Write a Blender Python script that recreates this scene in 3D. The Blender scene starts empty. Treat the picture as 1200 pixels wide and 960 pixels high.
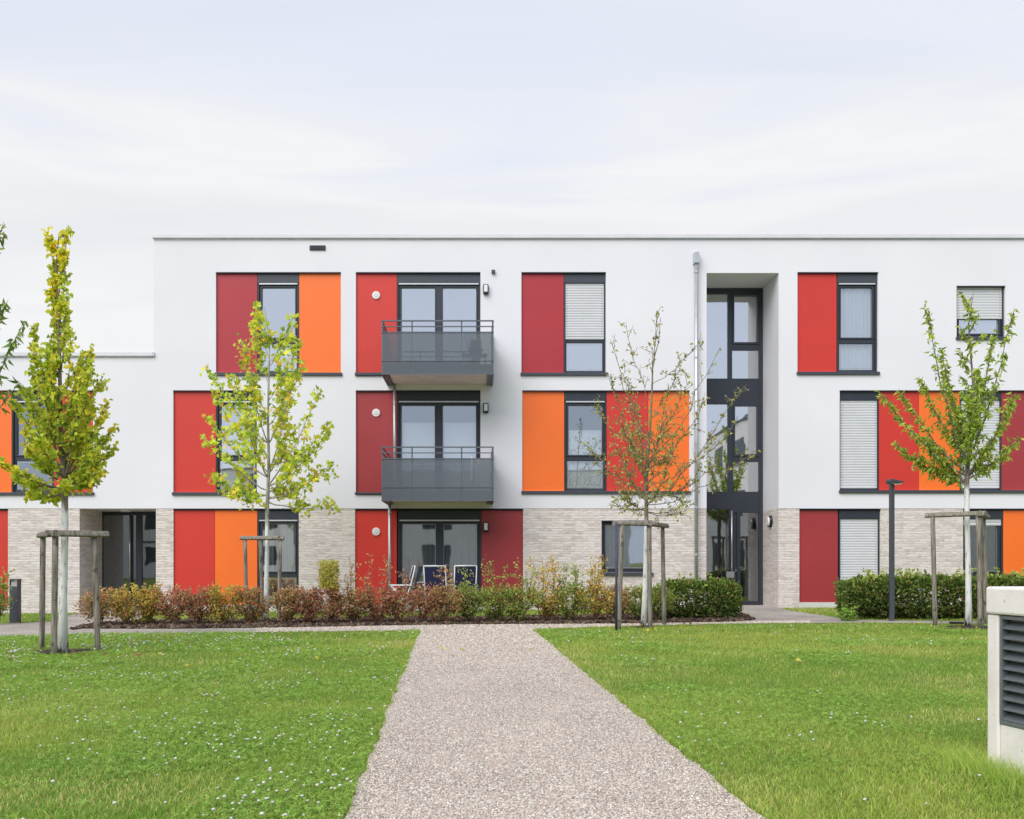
import bpy, math, random
import numpy as np
from mathutils import Vector
random.seed(7); rng = np.random.default_rng(11)
R = math.radians
col = bpy.context.scene.collection
sc = bpy.context.scene
# ------------------------------------------------------------------ survey
F = 1152.0; VX = 560.0; HY = 658.0; D = 24.0; EYE = 1.2; SL = 0.007
def fx(px, Y=0.0): return (px - VX) * (D + Y) / F
def fz(py, Y=0.0): return EYE + (HY - py) * (D + Y) / F
def gz(x): return SL * x
def G(px, py):
    t = EYE / ((py - HY) + SL * (px - VX)); return ((px - VX) * t, F * t - D)
def W(px, py, dist): return Vector(((px - VX) * dist / F, dist - D, EYE + (HY - py) * dist / F))
# ------------------------------------------------------------------ materials
def newmat(name):
    m = bpy.data.materials.new(name); m.use_nodes = True
    nt = m.node_tree; b = nt.nodes['Principled BSDF']; return m, nt, b
def N(nt, t, **kw):
    n = nt.nodes.new(t)
    for k, v in kw.items(): setattr(n, k, v)
    return n
def plain(name, c, rough=.6, metal=0., noise=0., nscale=8., bump=0., bscale=60., spec=.5):
    m, nt, b = newmat(name)
    b.inputs['Base Color'].default_value = (*c, 1); b.inputs['Roughness'].default_value = rough
    b.inputs['Metallic'].default_value = metal; b.inputs['Specular IOR Level'].default_value = spec
    tc = N(nt, 'ShaderNodeTexCoord')
    if noise:
        n = N(nt, 'ShaderNodeTexNoise'); n.inputs['Scale'].default_value = nscale; n.inputs['Detail'].default_value = 6
        nt.links.new(tc.outputs['Object'], n.inputs['Vector'])
        mr = N(nt, 'ShaderNodeMapRange'); mr.inputs[3].default_value = 1 - noise; mr.inputs[4].default_value = 1 + noise
        mr.inputs[1].default_value = .25; mr.inputs[2].default_value = .75
        nt.links.new(n.outputs['Fac'], mr.inputs[0])
        mx = N(nt, 'ShaderNodeVectorMath', operation='SCALE'); mx.inputs[0].default_value = c
        nt.links.new(mr.outputs[0], mx.inputs['Scale']); nt.links.new(mx.outputs[0], b.inputs['Base Color'])
    if bump:
        n2 = N(nt, 'ShaderNodeTexNoise'); n2.inputs['Scale'].default_value = bscale; n2.inputs['Detail'].default_value = 4
        nt.links.new(tc.outputs['Object'], n2.inputs['Vector'])
        bp = N(nt, 'ShaderNodeBump'); bp.inputs['Strength'].default_value = bump; bp.inputs['Distance'].default_value = .01
        nt.links.new(n2.outputs['Fac'], bp.inputs['Height']); nt.links.new(bp.outputs[0], b.inputs['Normal'])
    return m
def ramp(nt, stops):
    r = N(nt, 'ShaderNodeValToRGB'); e = r.color_ramp.elements
    while len(e) < len(stops): e.new(.5)
    for i, (p, c) in enumerate(stops): e[i].position = p; e[i].color = (*c, 1)
    return r
def m_plaster():
    m, nt, b = newmat('plaster'); tc = N(nt, 'ShaderNodeTexCoord')
    n = N(nt, 'ShaderNodeTexNoise'); n.inputs['Scale'].default_value = .35; n.inputs['Detail'].default_value = 5
    nt.links.new(tc.outputs['Object'], n.inputs['Vector'])
    r = ramp(nt, [(.3, (.745, .732, .765)), (.7, (.805, .79, .82))]); nt.links.new(n.outputs['Fac'], r.inputs[0])
    mp = N(nt, 'ShaderNodeMapping'); mp.inputs['Scale'].default_value = (9, 9, .35)
    nt.links.new(tc.outputs['Object'], mp.inputs[0])
    st = N(nt, 'ShaderNodeTexNoise'); st.inputs['Scale'].default_value = 1.; st.inputs['Detail'].default_value = 5
    nt.links.new(mp.outputs[0], st.inputs['Vector'])
    r2 = ramp(nt, [(.35, (.988, .987, .984)), (.6, (1, 1, 1))]); nt.links.new(st.outputs['Fac'], r2.inputs[0])
    mx = N(nt, 'ShaderNodeMixRGB', blend_type='MULTIPLY'); mx.inputs[0].default_value = .35
    nt.links.new(r.outputs[0], mx.inputs[1]); nt.links.new(r2.outputs[0], mx.inputs[2])
    nt.links.new(mx.outputs[0], b.inputs['Base Color']); b.inputs['Roughness'].default_value = .9
    g = N(nt, 'ShaderNodeTexNoise'); g.inputs['Scale'].default_value = 90; nt.links.new(tc.outputs['Object'], g.inputs['Vector'])
    bp = N(nt, 'ShaderNodeBump'); bp.inputs['Strength'].default_value = .25; bp.inputs['Distance'].default_value = .006
    nt.links.new(g.outputs['Fac'], bp.inputs['Height']); nt.links.new(bp.outputs[0], b.inputs['Normal'])
    return m
def m_brick():
    m, nt, b = newmat('brick'); tc = N(nt, 'ShaderNodeTexCoord')
    sx = N(nt, 'ShaderNodeSeparateXYZ'); nt.links.new(tc.outputs['Object'], sx.inputs[0])
    ad = N(nt, 'ShaderNodeMath', operation='ADD'); nt.links.new(sx.outputs[0], ad.inputs[0]); nt.links.new(sx.outputs[1], ad.inputs[1])
    cx = N(nt, 'ShaderNodeCombineXYZ'); nt.links.new(ad.outputs[0], cx.inputs[0]); nt.links.new(sx.outputs[2], cx.inputs[1])
    br = N(nt, 'ShaderNodeTexBrick'); br.offset = .37; br.squash = 1
    br.inputs['Color1'].default_value = (.77, .69, .645, 1); br.inputs['Color2'].default_value = (.52, .445, .40, 1)
    br.inputs['Mortar'].default_value = (.66, .60, .56, 1)
    br.inputs['Scale'].default_value = 1; br.inputs['Mortar Size'].default_value = .007; br.inputs['Mortar Smooth'].default_value = .3
    br.inputs['Brick Width'].default_value = .30; br.inputs['Row Height'].default_value = .0625; br.inputs['Bias'].default_value = -.35
    nt.links.new(cx.outputs[0], br.inputs['Vector'])
    n = N(nt, 'ShaderNodeTexNoise'); n.inputs['Scale'].default_value = 14; n.inputs['Detail'].default_value = 6
    mp = N(nt, 'ShaderNodeMapping'); mp.inputs['Scale'].default_value = (.5, 2.2, 1); nt.links.new(cx.outputs[0], mp.inputs[0])
    nt.links.new(mp.outputs[0], n.inputs['Vector'])
    r = ramp(nt, [(.3, (.74, .73, .72)), (.5, (1, 1, 1)), (.72, (1.12, 1.11, 1.09))]); nt.links.new(n.outputs['Fac'], r.inputs[0])
    mx = N(nt, 'ShaderNodeMixRGB', blend_type='MULTIPLY'); mx.inputs[0].default_value = 1
    nt.links.new(br.outputs['Color'], mx.inputs[1]); nt.links.new(r.outputs[0], mx.inputs[2])
    nt.links.new(mx.outputs[0], b.inputs['Base Color']); b.inputs['Roughness'].default_value = .93
    iv = N(nt, 'ShaderNodeMath', operation='SUBTRACT'); iv.inputs[0].default_value = 1; nt.links.new(br.outputs['Fac'], iv.inputs[1])
    a2 = N(nt, 'ShaderNodeMath', operation='MULTIPLY_ADD'); a2.inputs[1].default_value = .5
    nt.links.new(n.outputs['Fac'], a2.inputs[0]); nt.links.new(iv.outputs[0], a2.inputs[2])
    bp = N(nt, 'ShaderNodeBump'); bp.inputs['Strength'].default_value = .75; bp.inputs['Distance'].default_value = .012
    nt.links.new(a2.outputs[0], bp.inputs['Height']); nt.links.new(bp.outputs[0], b.inputs['Normal'])
    return m
def m_glass(name='glass', fac=.62, tint=(.9, .95, 1.)):
    m, nt, b = newmat(name); nt.nodes.remove(b)
    out = nt.nodes['Material Output']
    tr = N(nt, 'ShaderNodeBsdfTransparent'); tr.inputs[0].default_value = (.86, .9, .91, 1)
    gl = N(nt, 'ShaderNodeBsdfGlossy'); gl.inputs['Color'].default_value = (*tint, 1); gl.inputs['Roughness'].default_value = .015
    lw = N(nt, 'ShaderNodeLayerWeight'); lw.inputs[0].default_value = .25
    mr = N(nt, 'ShaderNodeMapRange'); mr.inputs[3].default_value = fac; mr.inputs[4].default_value = 1
    nt.links.new(lw.outputs['Fresnel'], mr.inputs[0])
    mx = N(nt, 'ShaderNodeMixShader'); nt.links.new(mr.outputs[0], mx.inputs[0]); nt.links.new(tr.outputs[0], mx.inputs[1]); nt.links.new(gl.outputs[0], mx.inputs[2])
    tc = N(nt, 'ShaderNodeTexCoord'); n = N(nt, 'ShaderNodeTexNoise'); n.inputs['Scale'].default_value = 1.1
    nt.links.new(tc.outputs['Object'], n.inputs['Vector'])
    bp = N(nt, 'ShaderNodeBump'); bp.inputs['Strength'].default_value = .04; bp.inputs['Distance'].default_value = .05
    nt.links.new(n.outputs['Fac'], bp.inputs['Height']); nt.links.new(bp.outputs[0], gl.inputs['Normal'])
    nt.links.new(mx.outputs[0], out.inputs[0]); return m
def m_sheer(name, c, tr=.35):
    m, nt, b = newmat(name); out = nt.nodes['Material Output']
    b.inputs['Base Color'].default_value = (*c, 1); b.inputs['Roughness'].default_value = .9
    t = N(nt, 'ShaderNodeBsdfTransparent'); mx = N(nt, 'ShaderNodeMixShader'); mx.inputs[0].default_value = tr
    nt.links.new(b.outputs[0], mx.inputs[1]); nt.links.new(t.outputs[0], mx.inputs[2]); nt.links.new(mx.outputs[0], out.inputs[0])
    return m
def m_leaf(name, transl=.35, rough=.55, gain=1.0):
    m, nt, b = newmat(name); out = nt.nodes['Material Output']
    at = N(nt, 'ShaderNodeAttribute', attribute_name='tint')
    sc_ = N(nt, 'ShaderNodeVectorMath', operation='SCALE'); sc_.inputs['Scale'].default_value = gain
    nt.links.new(at.outputs['Color'], sc_.inputs[0])
    nt.links.new(sc_.outputs[0], b.inputs['Base Color']); b.inputs['Roughness'].default_value = rough; b.inputs['Specular IOR Level'].default_value = .3
    tl = N(nt, 'ShaderNodeBsdfTranslucent'); nt.links.new(sc_.outputs[0], tl.inputs['Color'])
    mx = N(nt, 'ShaderNodeMixShader'); mx.inputs[0].default_value = transl
    nt.links.new(b.outputs[0], mx.inputs[1]); nt.links.new(tl.outputs[0], mx.inputs[2]); nt.links.new(mx.outputs[0], out.inputs[0])
    return m
def m_trunk(name, ztop, white=True, dark=(.17, .145, .11)):
    m, nt, b = newmat(name); tc = N(nt, 'ShaderNodeTexCoord')
    mp = N(nt, 'ShaderNodeMapping'); mp.inputs['Scale'].default_value = (22, 22, 7); nt.links.new(tc.outputs['Object'], mp.inputs[0])
    n = N(nt, 'ShaderNodeTexNoise'); n.inputs['Scale'].default_value = 1; n.inputs['Detail'].default_value = 6; nt.links.new(mp.outputs[0], n.inputs['Vector'])
    r1 = ramp(nt, [(.3, tuple(x * .55 for x in dark)), (.65, tuple(x * 1.5 for x in dark))]); nt.links.new(n.outputs['Fac'], r1.inputs[0])
    r2 = ramp(nt, [(.30, (.25, .24, .21)), (.42, (.68, .68, .65)), (.7, (.80, .80, .78))]); nt.links.new(n.outputs['Fac'], r2.inputs[0])
    sx = N(nt, 'ShaderNodeSeparateXYZ'); nt.links.new(tc.outputs['Object'], sx.inputs[0])
    a = N(nt, 'ShaderNodeMath', operation='MULTIPLY_ADD'); a.inputs[1].default_value = .5; nt.links.new(n.outputs['Fac'], a.inputs[0]); nt.links.new(sx.outputs[2], a.inputs[2])
    mr = N(nt, 'ShaderNodeMapRange'); mr.inputs[1].default_value = ztop + .2; mr.inputs[2].default_value = ztop + .3
    nt.links.new(a.outputs[0], mr.inputs[0])
    mx = N(nt, 'ShaderNodeMixRGB'); nt.links.new(mr.outputs[0], mx.inputs[0]); nt.links.new(r2.outputs[0], mx.inputs[1]); nt.links.new(r1.outputs[0], mx.inputs[2])
    if not white: mx.inputs[0].default_value = 1; nt.links.remove(mx.inputs[0].links[0])
    mr2 = N(nt, 'ShaderNodeMapRange'); mr2.inputs[1].default_value = .28; mr2.inputs[2].default_value = .38; nt.links.new(a.outputs[0], mr2.inputs[0])
    mx2 = N(nt, 'ShaderNodeMixRGB'); nt.links.new(mr2.outputs[0], mx2.inputs[0]); mx2.inputs[1].default_value = (.07, .05, .035, 1); nt.links.new(mx.outputs[0], mx2.inputs[2])
    nt.links.new(mx2.outputs[0], b.inputs['Base Color']); b.inputs['Roughness'].default_value = .9
    bp = N(nt, 'ShaderNodeBump'); bp.inputs['Strength'].default_value = .6; bp.inputs['Distance'].default_value = .008
    nt.links.new(n.outputs['Fac'], bp.inputs['Height']); nt.links.new(bp.outputs[0], b.inputs['Normal'])
    return m
def m_wood():
    m, nt, b = newmat('weathered_wood'); tc = N(nt, 'ShaderNodeTexCoord')
    mp = N(nt, 'ShaderNodeMapping'); mp.inputs['Scale'].default_value = (45, 45, 3.5); nt.links.new(tc.outputs['Object'], mp.inputs[0])
    n = N(nt, 'ShaderNodeTexNoise'); n.inputs['Scale'].default_value = 1; n.inputs['Detail'].default_value = 7; nt.links.new(mp.outputs[0], n.inputs['Vector'])
    r = ramp(nt, [(.28, (.075, .063, .05)), (.5, (.24, .21, .175)), (.75, (.40, .36, .31))]); nt.links.new(n.outputs['Fac'], r.inputs[0])
    v = N(nt, 'ShaderNodeTexNoise'); v.inputs['Scale'].default_value = 9; v.inputs['Detail'].default_value = 3; nt.links.new(tc.outputs['Object'], v.inputs['Vector'])
    r2 = ramp(nt, [(.3, (.3, .27, .24)), (.4, (1, 1, 1)), (.8, (.85, .9, .78))]); nt.links.new(v.outputs['Fac'], r2.inputs[0])
    mx = N(nt, 'ShaderNodeMixRGB', blend_type='MULTIPLY'); mx.inputs[0].default_value = .8
    nt.links.new(r.outputs[0], mx.inputs[1]); nt.links.new(r2.outputs[0], mx.inputs[2])
    nt.links.new(mx.outputs[0], b.inputs['Base Color']); b.inputs['Roughness'].default_value = .9
    bp = N(nt, 'ShaderNodeBump'); bp.inputs['Strength'].default_value = .7; bp.inputs['Distance'].default_value = .006
    nt.links.new(n.outputs['Fac'], bp.inputs['Height']); nt.links.new(bp.outputs[0], b.inputs['Normal'])
    return m
def m_lawn():
    m, nt, b = newmat('lawn'); tc = N(nt, 'ShaderNodeTexCoord')
    n = N(nt, 'ShaderNodeTexNoise'); n.inputs['Scale'].default_value = .9; n.inputs['Detail'].default_value = 8; nt.links.new(tc.outputs['Object'], n.inputs['Vector'])
    n2 = N(nt, 'ShaderNodeTexNoise'); n2.inputs['Scale'].default_value = 38; n2.inputs['Detail'].default_value = 6; nt.links.new(tc.outputs['Object'], n2.inputs['Vector'])
    r = ramp(nt, [(.3, (.16, .23, .04)), (.7, (.25, .29, .07))]); nt.links.new(n.outputs['Fac'], r.inputs[0])
    r2 = ramp(nt, [(.3, (.4, .4, .4)), (.6, (1, 1, 1))]); nt.links.new(n2.outputs['Fac'], r2.inputs[0])
    mx = N(nt, 'ShaderNodeMixRGB', blend_type='MULTIPLY'); mx.inputs[0].default_value = 1
    nt.links.new(r.outputs[0], mx.inputs[1]); nt.links.new(r2.outputs[0], mx.inputs[2])
    nt.links.new(mx.outputs[0], b.inputs['Base Color']); b.inputs['Roughness'].default_value = 1; b.inputs['Specular IOR Level'].default_value = .1
    bp = N(nt, 'ShaderNodeBump'); bp.inputs['Strength'].default_value = .8; bp.inputs['Distance'].default_value = .03
    nt.links.new(n2.outputs['Fac'], bp.inputs['Height']); nt.links.new(bp.outputs[0], b.inputs['Normal'])
    return m
def m_gravel(name, stops, scale=95, big=.12):
    m, nt, b = newmat(name); tc = N(nt, 'ShaderNodeTexCoord')
    v = N(nt, 'ShaderNodeTexVoronoi'); v.inputs['Scale'].default_value = scale; nt.links.new(tc.outputs['Object'], v.inputs['Vector'])
    sp = N(nt, 'ShaderNodeSeparateColor'); nt.links.new(v.outputs['Color'], sp.inputs[0])
    r = ramp(nt, stops); nt.links.new(sp.outputs[0], r.inputs[0])
    n = N(nt, 'ShaderNodeTexNoise'); n.inputs['Scale'].default_value = 1.1; n.inputs['Detail'].default_value = 7; nt.links.new(tc.outputs['Object'], n.inputs['Vector'])
    r2 = ramp(nt, [(.3, (1 - big,) * 3), (.7, (1 + big * .4,) * 3)]); nt.links.new(n.outputs['Fac'], r2.inputs[0])
    r3 = ramp(nt, [(.0, (1, 1, 1)), (.7, (.55, .53, .5))]); nt.links.new(v.outputs['Distance'], r3.inputs[0])
    mx = N(nt, 'ShaderNodeMixRGB', blend_type='MULTIPLY'); mx.inputs[0].default_value = 1
    nt.links.new(r.outputs[0], mx.inputs[1]); nt.links.new(r2.outputs[0], mx.inputs[2])
    mx2 = N(nt, 'ShaderNodeMixRGB', blend_type='MULTIPLY'); mx2.inputs[0].default_value = .8
    nt.links.new(mx.outputs[0], mx2.inputs[1]); nt.links.new(r3.outputs[0], mx2.inputs[2])
    nt.links.new(mx2.outputs[0], b.inputs['Base Color']); b.inputs['Roughness'].default_value = .95
    bp = N(nt, 'ShaderNodeBump', invert=True); bp.inputs['Strength'].default_value = .8; bp.inputs['Distance'].default_value = .008
    nt.links.new(v.outputs['Distance'], bp.inputs['Height']); nt.links.new(bp.outputs[0], b.inputs['Normal'])
    return m
def m_concrete():
    m, nt, b = newmat('painted_concrete'); tc = N(nt, 'ShaderNodeTexCoord')
    n = N(nt, 'ShaderNodeTexNoise'); n.inputs['Scale'].default_value = 3; n.inputs['Detail'].default_value = 8; n.inputs['Roughness'].default_value = .65
    nt.links.new(tc.outputs['Object'], n.inputs['Vector'])
    r = ramp(nt, [(.3, (.64, .58, .52)), (.5, (.78, .73, .69)), (.7, (.83, .79, .75))]); nt.links.new(n.outputs['Fac'], r.inputs[0])
    n3 = N(nt, 'ShaderNodeTexNoise'); n3.inputs['Scale'].default_value = 28; n3.inputs['Detail'].default_value = 3; nt.links.new(tc.outputs['Object'], n3.inputs['Vector'])
    r3 = ramp(nt, [(.24, (.3, .28, .25)), (.3, (1, 1, 1))]); nt.links.new(n3.outputs['Fac'], r3.inputs[0])
    mx = N(nt, 'ShaderNodeMixRGB', blend_type='MULTIPLY'); mx.inputs[0].default_value = 1
    nt.links.new(r.outputs[0], mx.inputs[1]); nt.links.new(r3.outputs[0], mx.inputs[2])
    nt.links.new(mx.outputs[0], b.inputs['Base Color']); b.inputs['Roughness'].default_value = .85
    bp = N(nt, 'ShaderNodeBump'); bp.inputs['Strength'].default_value = .3; bp.inputs['Distance'].default_value = .004
    n2 = N(nt, 'ShaderNodeTexNoise'); n2.inputs['Scale'].default_value = 60; nt.links.new(tc.outputs['Object'], n2.inputs['Vector'])
    nt.links.new(n2.outputs['Fac'], bp.inputs['Height']); nt.links.new(bp.outputs[0], b.inputs['Normal'])
    return m
M = dict(
    plaster=m_plaster(), brick=m_brick(), glass=m_glass('glass', .64, (.97, .985, 1.)), door_glass=m_glass('entrance_glass', .24),
    dglass=m_glass('low_glass', .36),
    red=plain('red_panel', (.62, .036, .022), .42, noise=.05, nscale=.8), darkred=plain('dark_red_panel', (.36, .036, .042), .42, noise=.06, nscale=.8),
    crimson=plain('crimson_panel', (.42, .026, .036), .42, noise=.05, nscale=.8),
    orange=plain('orange_panel', (.93, .17, .018), .42, noise=.04, nscale=.8),
    frame=plain('anthracite', (.028, .033, .047), .42, noise=.1), frame2=plain('anthracite_light', (.05, .056, .072), .45, noise=.08),
    rail=plain('rail_grey', (.12, .14, .16), .45, metal=.3, noise=.08), screen=m_sheer('perforated_sheet', (.15, .172, .20), .36),
    lightmetal=plain('light_metal', (.62, .63, .64), .35, metal=.35, noise=.05), zinc=plain('zinc', (.5, .52, .54), .4, metal=.6, noise=.15, nscale=5),
    coping=plain('coping_metal', (.69, .67, .70), .45, noise=.06, nscale=2), steel=plain('brushed_steel', (.6, .6, .6), .3, metal=.9),
    blind=plain('blind_aluminium', (.62, .62, .635), .5, noise=.04, nscale=3), soffit=plain('concrete_soffit', (.84, .73, .72), .85, noise=.12, nscale=2.5, bump=.2),
    white=plain('white_plastic', (.78, .78, .77), .45), black=plain('black_metal', (.012, .012, .014), .4), lampglass=plain('opal_glass', (.8, .81, .82), .2),
    plinth=plain('plinth', (.62, .61, .57), .9, noise=.1, nscale=4), interior=plain('interior_paint', (.5, .5, .48), .9, noise=.1),
    intfloor=plain('interior_floor', (.16, .14, .12), .6), curtain=m_sheer('sheer_curtain', (.9, .9, .9), .06), greycurtain=m_sheer('grey_curtain', (.42, .44, .46), .25),
    wood=m_wood(), rubber=plain('rubber_strap', (.02, .02, .02), .8), lawn=m_lawn(), navy=plain('navy_fabric', (.016, .02, .075), .8, noise=.2, nscale=30),
    gravel=m_gravel('gravel', [(0, (.22, .19, .165)), (.2, (.46, .405, .36)), (.6, (.64, .575, .51)), (1, (.78, .73, .67))], scale=120, big=.3),
    mulch=m_gravel('bark_mulch', [(0, (.015, .009, .006)), (.6, (.055, .033, .022)), (1, (.11, .075, .052))], scale=34, big=.3),
    leaf=m_leaf('leaf', .45, .5, 1.75), glossyleaf=m_leaf('glossy_leaf', .25, .6, 1.8), grass=m_leaf('grass_blade', .45, .6, 1.95), stone=m_leaf('stones', 0., .95),
    flower=m_leaf('clover_flower', .2, .9), concrete=m_concrete(), louvre=plain('louvre_grey', (.17, .19, .205), .4, metal=.4, noise=.15, nscale=10),
    roof=plain('roof_gravel', (.3, .29, .28), .95, noise=.2, bump=.3), twig=plain('twig_bark', (.12, .085, .06), .9, noise=.3, nscale=30),
    lampgrey=plain('lamp_grey', (.085, .095, .115), .4, metal=.3, noise=.08), paving=plain('paving_concrete', (.42, .39, .35), .9, noise=.15, nscale=3, bump=.3),
)
# ------------------------------------------------------------------ mesh builder
class MB:
    def __init__(s): s.v = []; s.f = []
    def quad(s, a, b, c, d):
        n = len(s.v); s.v += [tuple(a), tuple(b), tuple(c), tuple(d)]; s.f.append((n, n+1, n+2, n+3)); return s
    def box(s, x0, x1, y0, y1, z0, z1):
        x0, x1 = sorted((x0, x1)); y0, y1 = sorted((y0, y1)); z0, z1 = sorted((z0, z1))
        n = len(s.v)
        s.v += [(x0,y0,z0),(x1,y0,z0),(x1,y1,z0),(x0,y1,z0),(x0,y0,z1),(x1,y0,z1),(x1,y1,z1),(x0,y1,z1)]
        s.f += [(n,n+3,n+2,n+1),(n+4,n+5,n+6,n+7),(n,n+1,n+5,n+4),(n+1,n+2,n+6,n+5),(n+2,n+3,n+7,n+6),(n+3,n,n+4,n+7)]; return s
    def tube(s, pts, rad, k=8, cap=True):
        pts = [Vector(p) for p in pts]
        if not hasattr(rad, '__len__'): rad = [rad] * len(pts)
        u = None; rings = []
        for i, p in enumerate(pts):
            d = (pts[min(i+1, len(pts)-1)] - pts[max(i-1, 0)]).normalized()
            if u is None:
                u = d.cross(Vector((0, 0, 1)) if abs(d.z) < .9 else Vector((1, 0, 0))).normalized()
            else: u = (u - d * u.dot(d)).normalized()
            w = d.cross(u); n = len(s.v)
            for j in range(k):
                a = 2 * math.pi * j / k; s.v.append(tuple(p + (u * math.cos(a) + w * math.sin(a)) * rad[i]))
            rings.append(n)
        for a, b in zip(rings, rings[1:]):
            for j in range(k): s.f.append((a+j, a+(j+1) % k, b+(j+1) % k, b+j))
        if cap: s.f.append(tuple(rings[0]+j for j in reversed(range(k)))); s.f.append(tuple(rings[-1]+j for j in range(k)))
        return s
    def build(s, name, mat, parent=None, smooth=False, bevel=0.):
        me = bpy.data.meshes.new(name); me.from_pydata(s.v, [], s.f); me.materials.append(mat)
        o = bpy.data.objects.new(name, me); col.objects.link(o)
        if parent: o.parent = parent
        if smooth: me.polygons.foreach_set('use_smooth', [True] * len(me.polygons))
        if bevel:
            b = o.modifiers.new('bevel', 'BEVEL'); b.width = bevel; b.segments = 2; b.limit_method = 'ANGLE'
        return o
def empty(name, loc=(0, 0, 0), rz=0):
    o = bpy.data.objects.new(name, None); col.objects.link(o); o.location = loc; o.rotation_euler.z = rz
    o.empty_display_size = .2; return o
def tag(o, label=None, cat=None, group=None, kind=None):
    if label: o['label'] = label
    if cat: o['category'] = cat
    if group: o['group'] = group
    if kind: o['kind'] = kind
    return o
def np_mesh(name, V, Fq, nper, mat, parent=None, tint=None, smooth=False):
    """V (n,3); Fq flat loop indices; nper list of corner counts"""
    me = bpy.data.meshes.new(name); nper = np.asarray(nper, np.int32)
    me.vertices.add(len(V)); me.vertices.foreach_set('co', np.asarray(V, np.float32).ravel())
    me.loops.add(len(Fq)); me.loops.foreach_set('vertex_index', np.asarray(Fq, np.int32))
    me.polygons.add(len(nper)); st = np.concatenate([[0], np.cumsum(nper)[:-1]]).astype(np.int32)
    me.polygons.foreach_set('loop_start', st)
    me.update(calc_edges=True)
    if smooth: me.polygons.foreach_set('use_smooth', np.ones(len(nper), bool))
    if tint is not None:
        a = me.attributes.new('tint', 'FLOAT_COLOR', 'POINT')
        c = np.ones((len(V), 4), np.float32); c[:, :3] = tint; a.data.foreach_set('color', c.ravel())
    me.materials.append(mat)
    o = bpy.data.objects.new(name, me); col.objects.link(o)
    if parent: o.parent = parent
    return o
# ================================================================== BUILDING
XL, XR = fx(-150), fx(1345)
ZTOP = fz(275); ZWING = fz(413); ZB = fz(596); ZBOT = -.45
BY = .015      # brick face plane
bld = empty('apartment_building', (0, 0, 0))
tag(bld, 'long white apartment block with red and orange facade panels above pale brick', 'apartment building')
groups = {   # x0,y0,x1,y1 in the survey's facade units
 'A': (253, 319, 399.5, 437), 'B': (417, 319, 563, 441), 'C': (611, 319, 710, 437), 'Dd': (934.5, 319, 1029, 436), 'S': (1121, 335, 1178, 395),
 'L2': (-60, 457.5, 109, 577), 'E': (203, 457.5, 301, 577), 'Fm': (417, 457.5, 563, 580), 'Gm': (612, 457.5, 808, 575.5), 'Hm': (984, 457.5, 1236, 574.5),
 'L1': (-60, 596, 9, 711), 'I': (203, 596, 350, 709), 'J': (416, 596, 613, 710), 'K': (705, 610, 764, 671), 'Lg': (937, 596, 1032, 706), 'Mg': (1129, 596, 1226, 706)}
RE = (828, 320, 912.5, 712)      # right entrance recess
LE = (93, 596, 182.5, 719)       # left entrance recess
def wall_cells(rects_region, holes, Y, mb):
    x0, x1, z0, z1 = rects_region
    xs = sorted({x0, x1, *[min(max(h[0], x0), x1) for h in holes], *[min(max(h[1], x0), x1) for h in holes]})
    zs = sorted({z0, z1, *[min(max(h[2], z0), z1) for h in holes], *[min(max(h[3], z0), z1) for h in holes]})
    for a, b in zip(xs, xs[1:]):
        for c, d in zip(zs, zs[1:]):
            mx, mz = (a+b)/2, (c+d)/2
            if any(h[0] < mx < h[1] and h[2] < mz < h[3] for h in holes): continue
            mb.quad((a, Y, c), (b, Y, c), (b, Y, d), (a, Y, d))
def reveal(mb, x0, x1, z0, z1, Y0, Y1, top=True, bottom=True):
    mb.quad((x0, Y0, z0), (x0, Y0, z1), (x0, Y1, z1), (x0, Y1, z0)); mb.quad((x1, Y0, z1), (x1, Y0, z0), (x1, Y1, z0), (x1, Y1, z1))
    if top: mb.quad((x0, Y0, z1), (x1, Y0, z1), (x1, Y1, z1), (x0, Y1, z1))
    if bottom: mb.quad((x0, Y0, z0), (x0, Y1, z0), (x1, Y1, z0), (x1, Y0, z0))
def hw(r): return (fx(r[0]), fx(r[2]), fz(r[3]), fz(r[1]))
upper = [hw(groups[k]) for k in ('A', 'B', 'C', 'Dd', 'S', 'L2', 'E', 'Fm', 'Gm', 'Hm')]
lower = [(a, b, c, min(d, ZB)) for a, b, c, d in (hw(groups[k]) for k in ('L1', 'I', 'J', 'K', 'Lg', 'Mg'))]
RD = 1.37; LD = 1.5
re_ = hw(RE); le_ = (fx(LE[0]), fx(LE[2]), ZBOT, ZB)
mb = MB()
wall_cells((fx(180), XR, ZB, ZTOP - .03), upper + [re_], 0, mb)
wall_cells((XL, fx(180), ZB, ZWING - .03), upper, 0, mb)
for h in upper: reveal(mb, *h, 0, .24)
reveal(mb, re_[0], re_[1], ZB, re_[3], 0, RD, bottom=False)
# lower lip of the plaster above the set-back brick, roof volumes, gables, rear
x_s = fx(180); BD = 12.
for a, b in ((XL, le_[0]), (le_[1], re_[0]), (re_[1], XR)): mb.quad((a, 0, ZB), (a, BY, ZB), (b, BY, ZB), (b, 0, ZB))
mb.quad((x_s, 0, ZWING-.03), (x_s, 0, ZTOP-.03), (x_s, BD, ZTOP-.03), (x_s, BD, ZWING-.03))
mb.quad((XR, 0, ZBOT), (XR, BD, ZBOT), (XR, BD, ZTOP-.03), (XR, 0, ZTOP-.03))
mb.quad((XL, 0, ZBOT), (XL, 0, ZWING-.03), (XL, BD, ZWING-.03), (XL, BD, ZBOT))
mb.quad((x_s, BD, ZBOT), (x_s, BD, ZTOP-.03), (XR, BD, ZTOP-.03), (XR, BD, ZBOT)); mb.quad((XL, BD, ZBOT), (XL, BD, ZWING-.03), (x_s, BD, ZWING-.03), (x_s, BD, ZBOT))
mb.build('plaster_wall', M['plaster'], bld)
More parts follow.
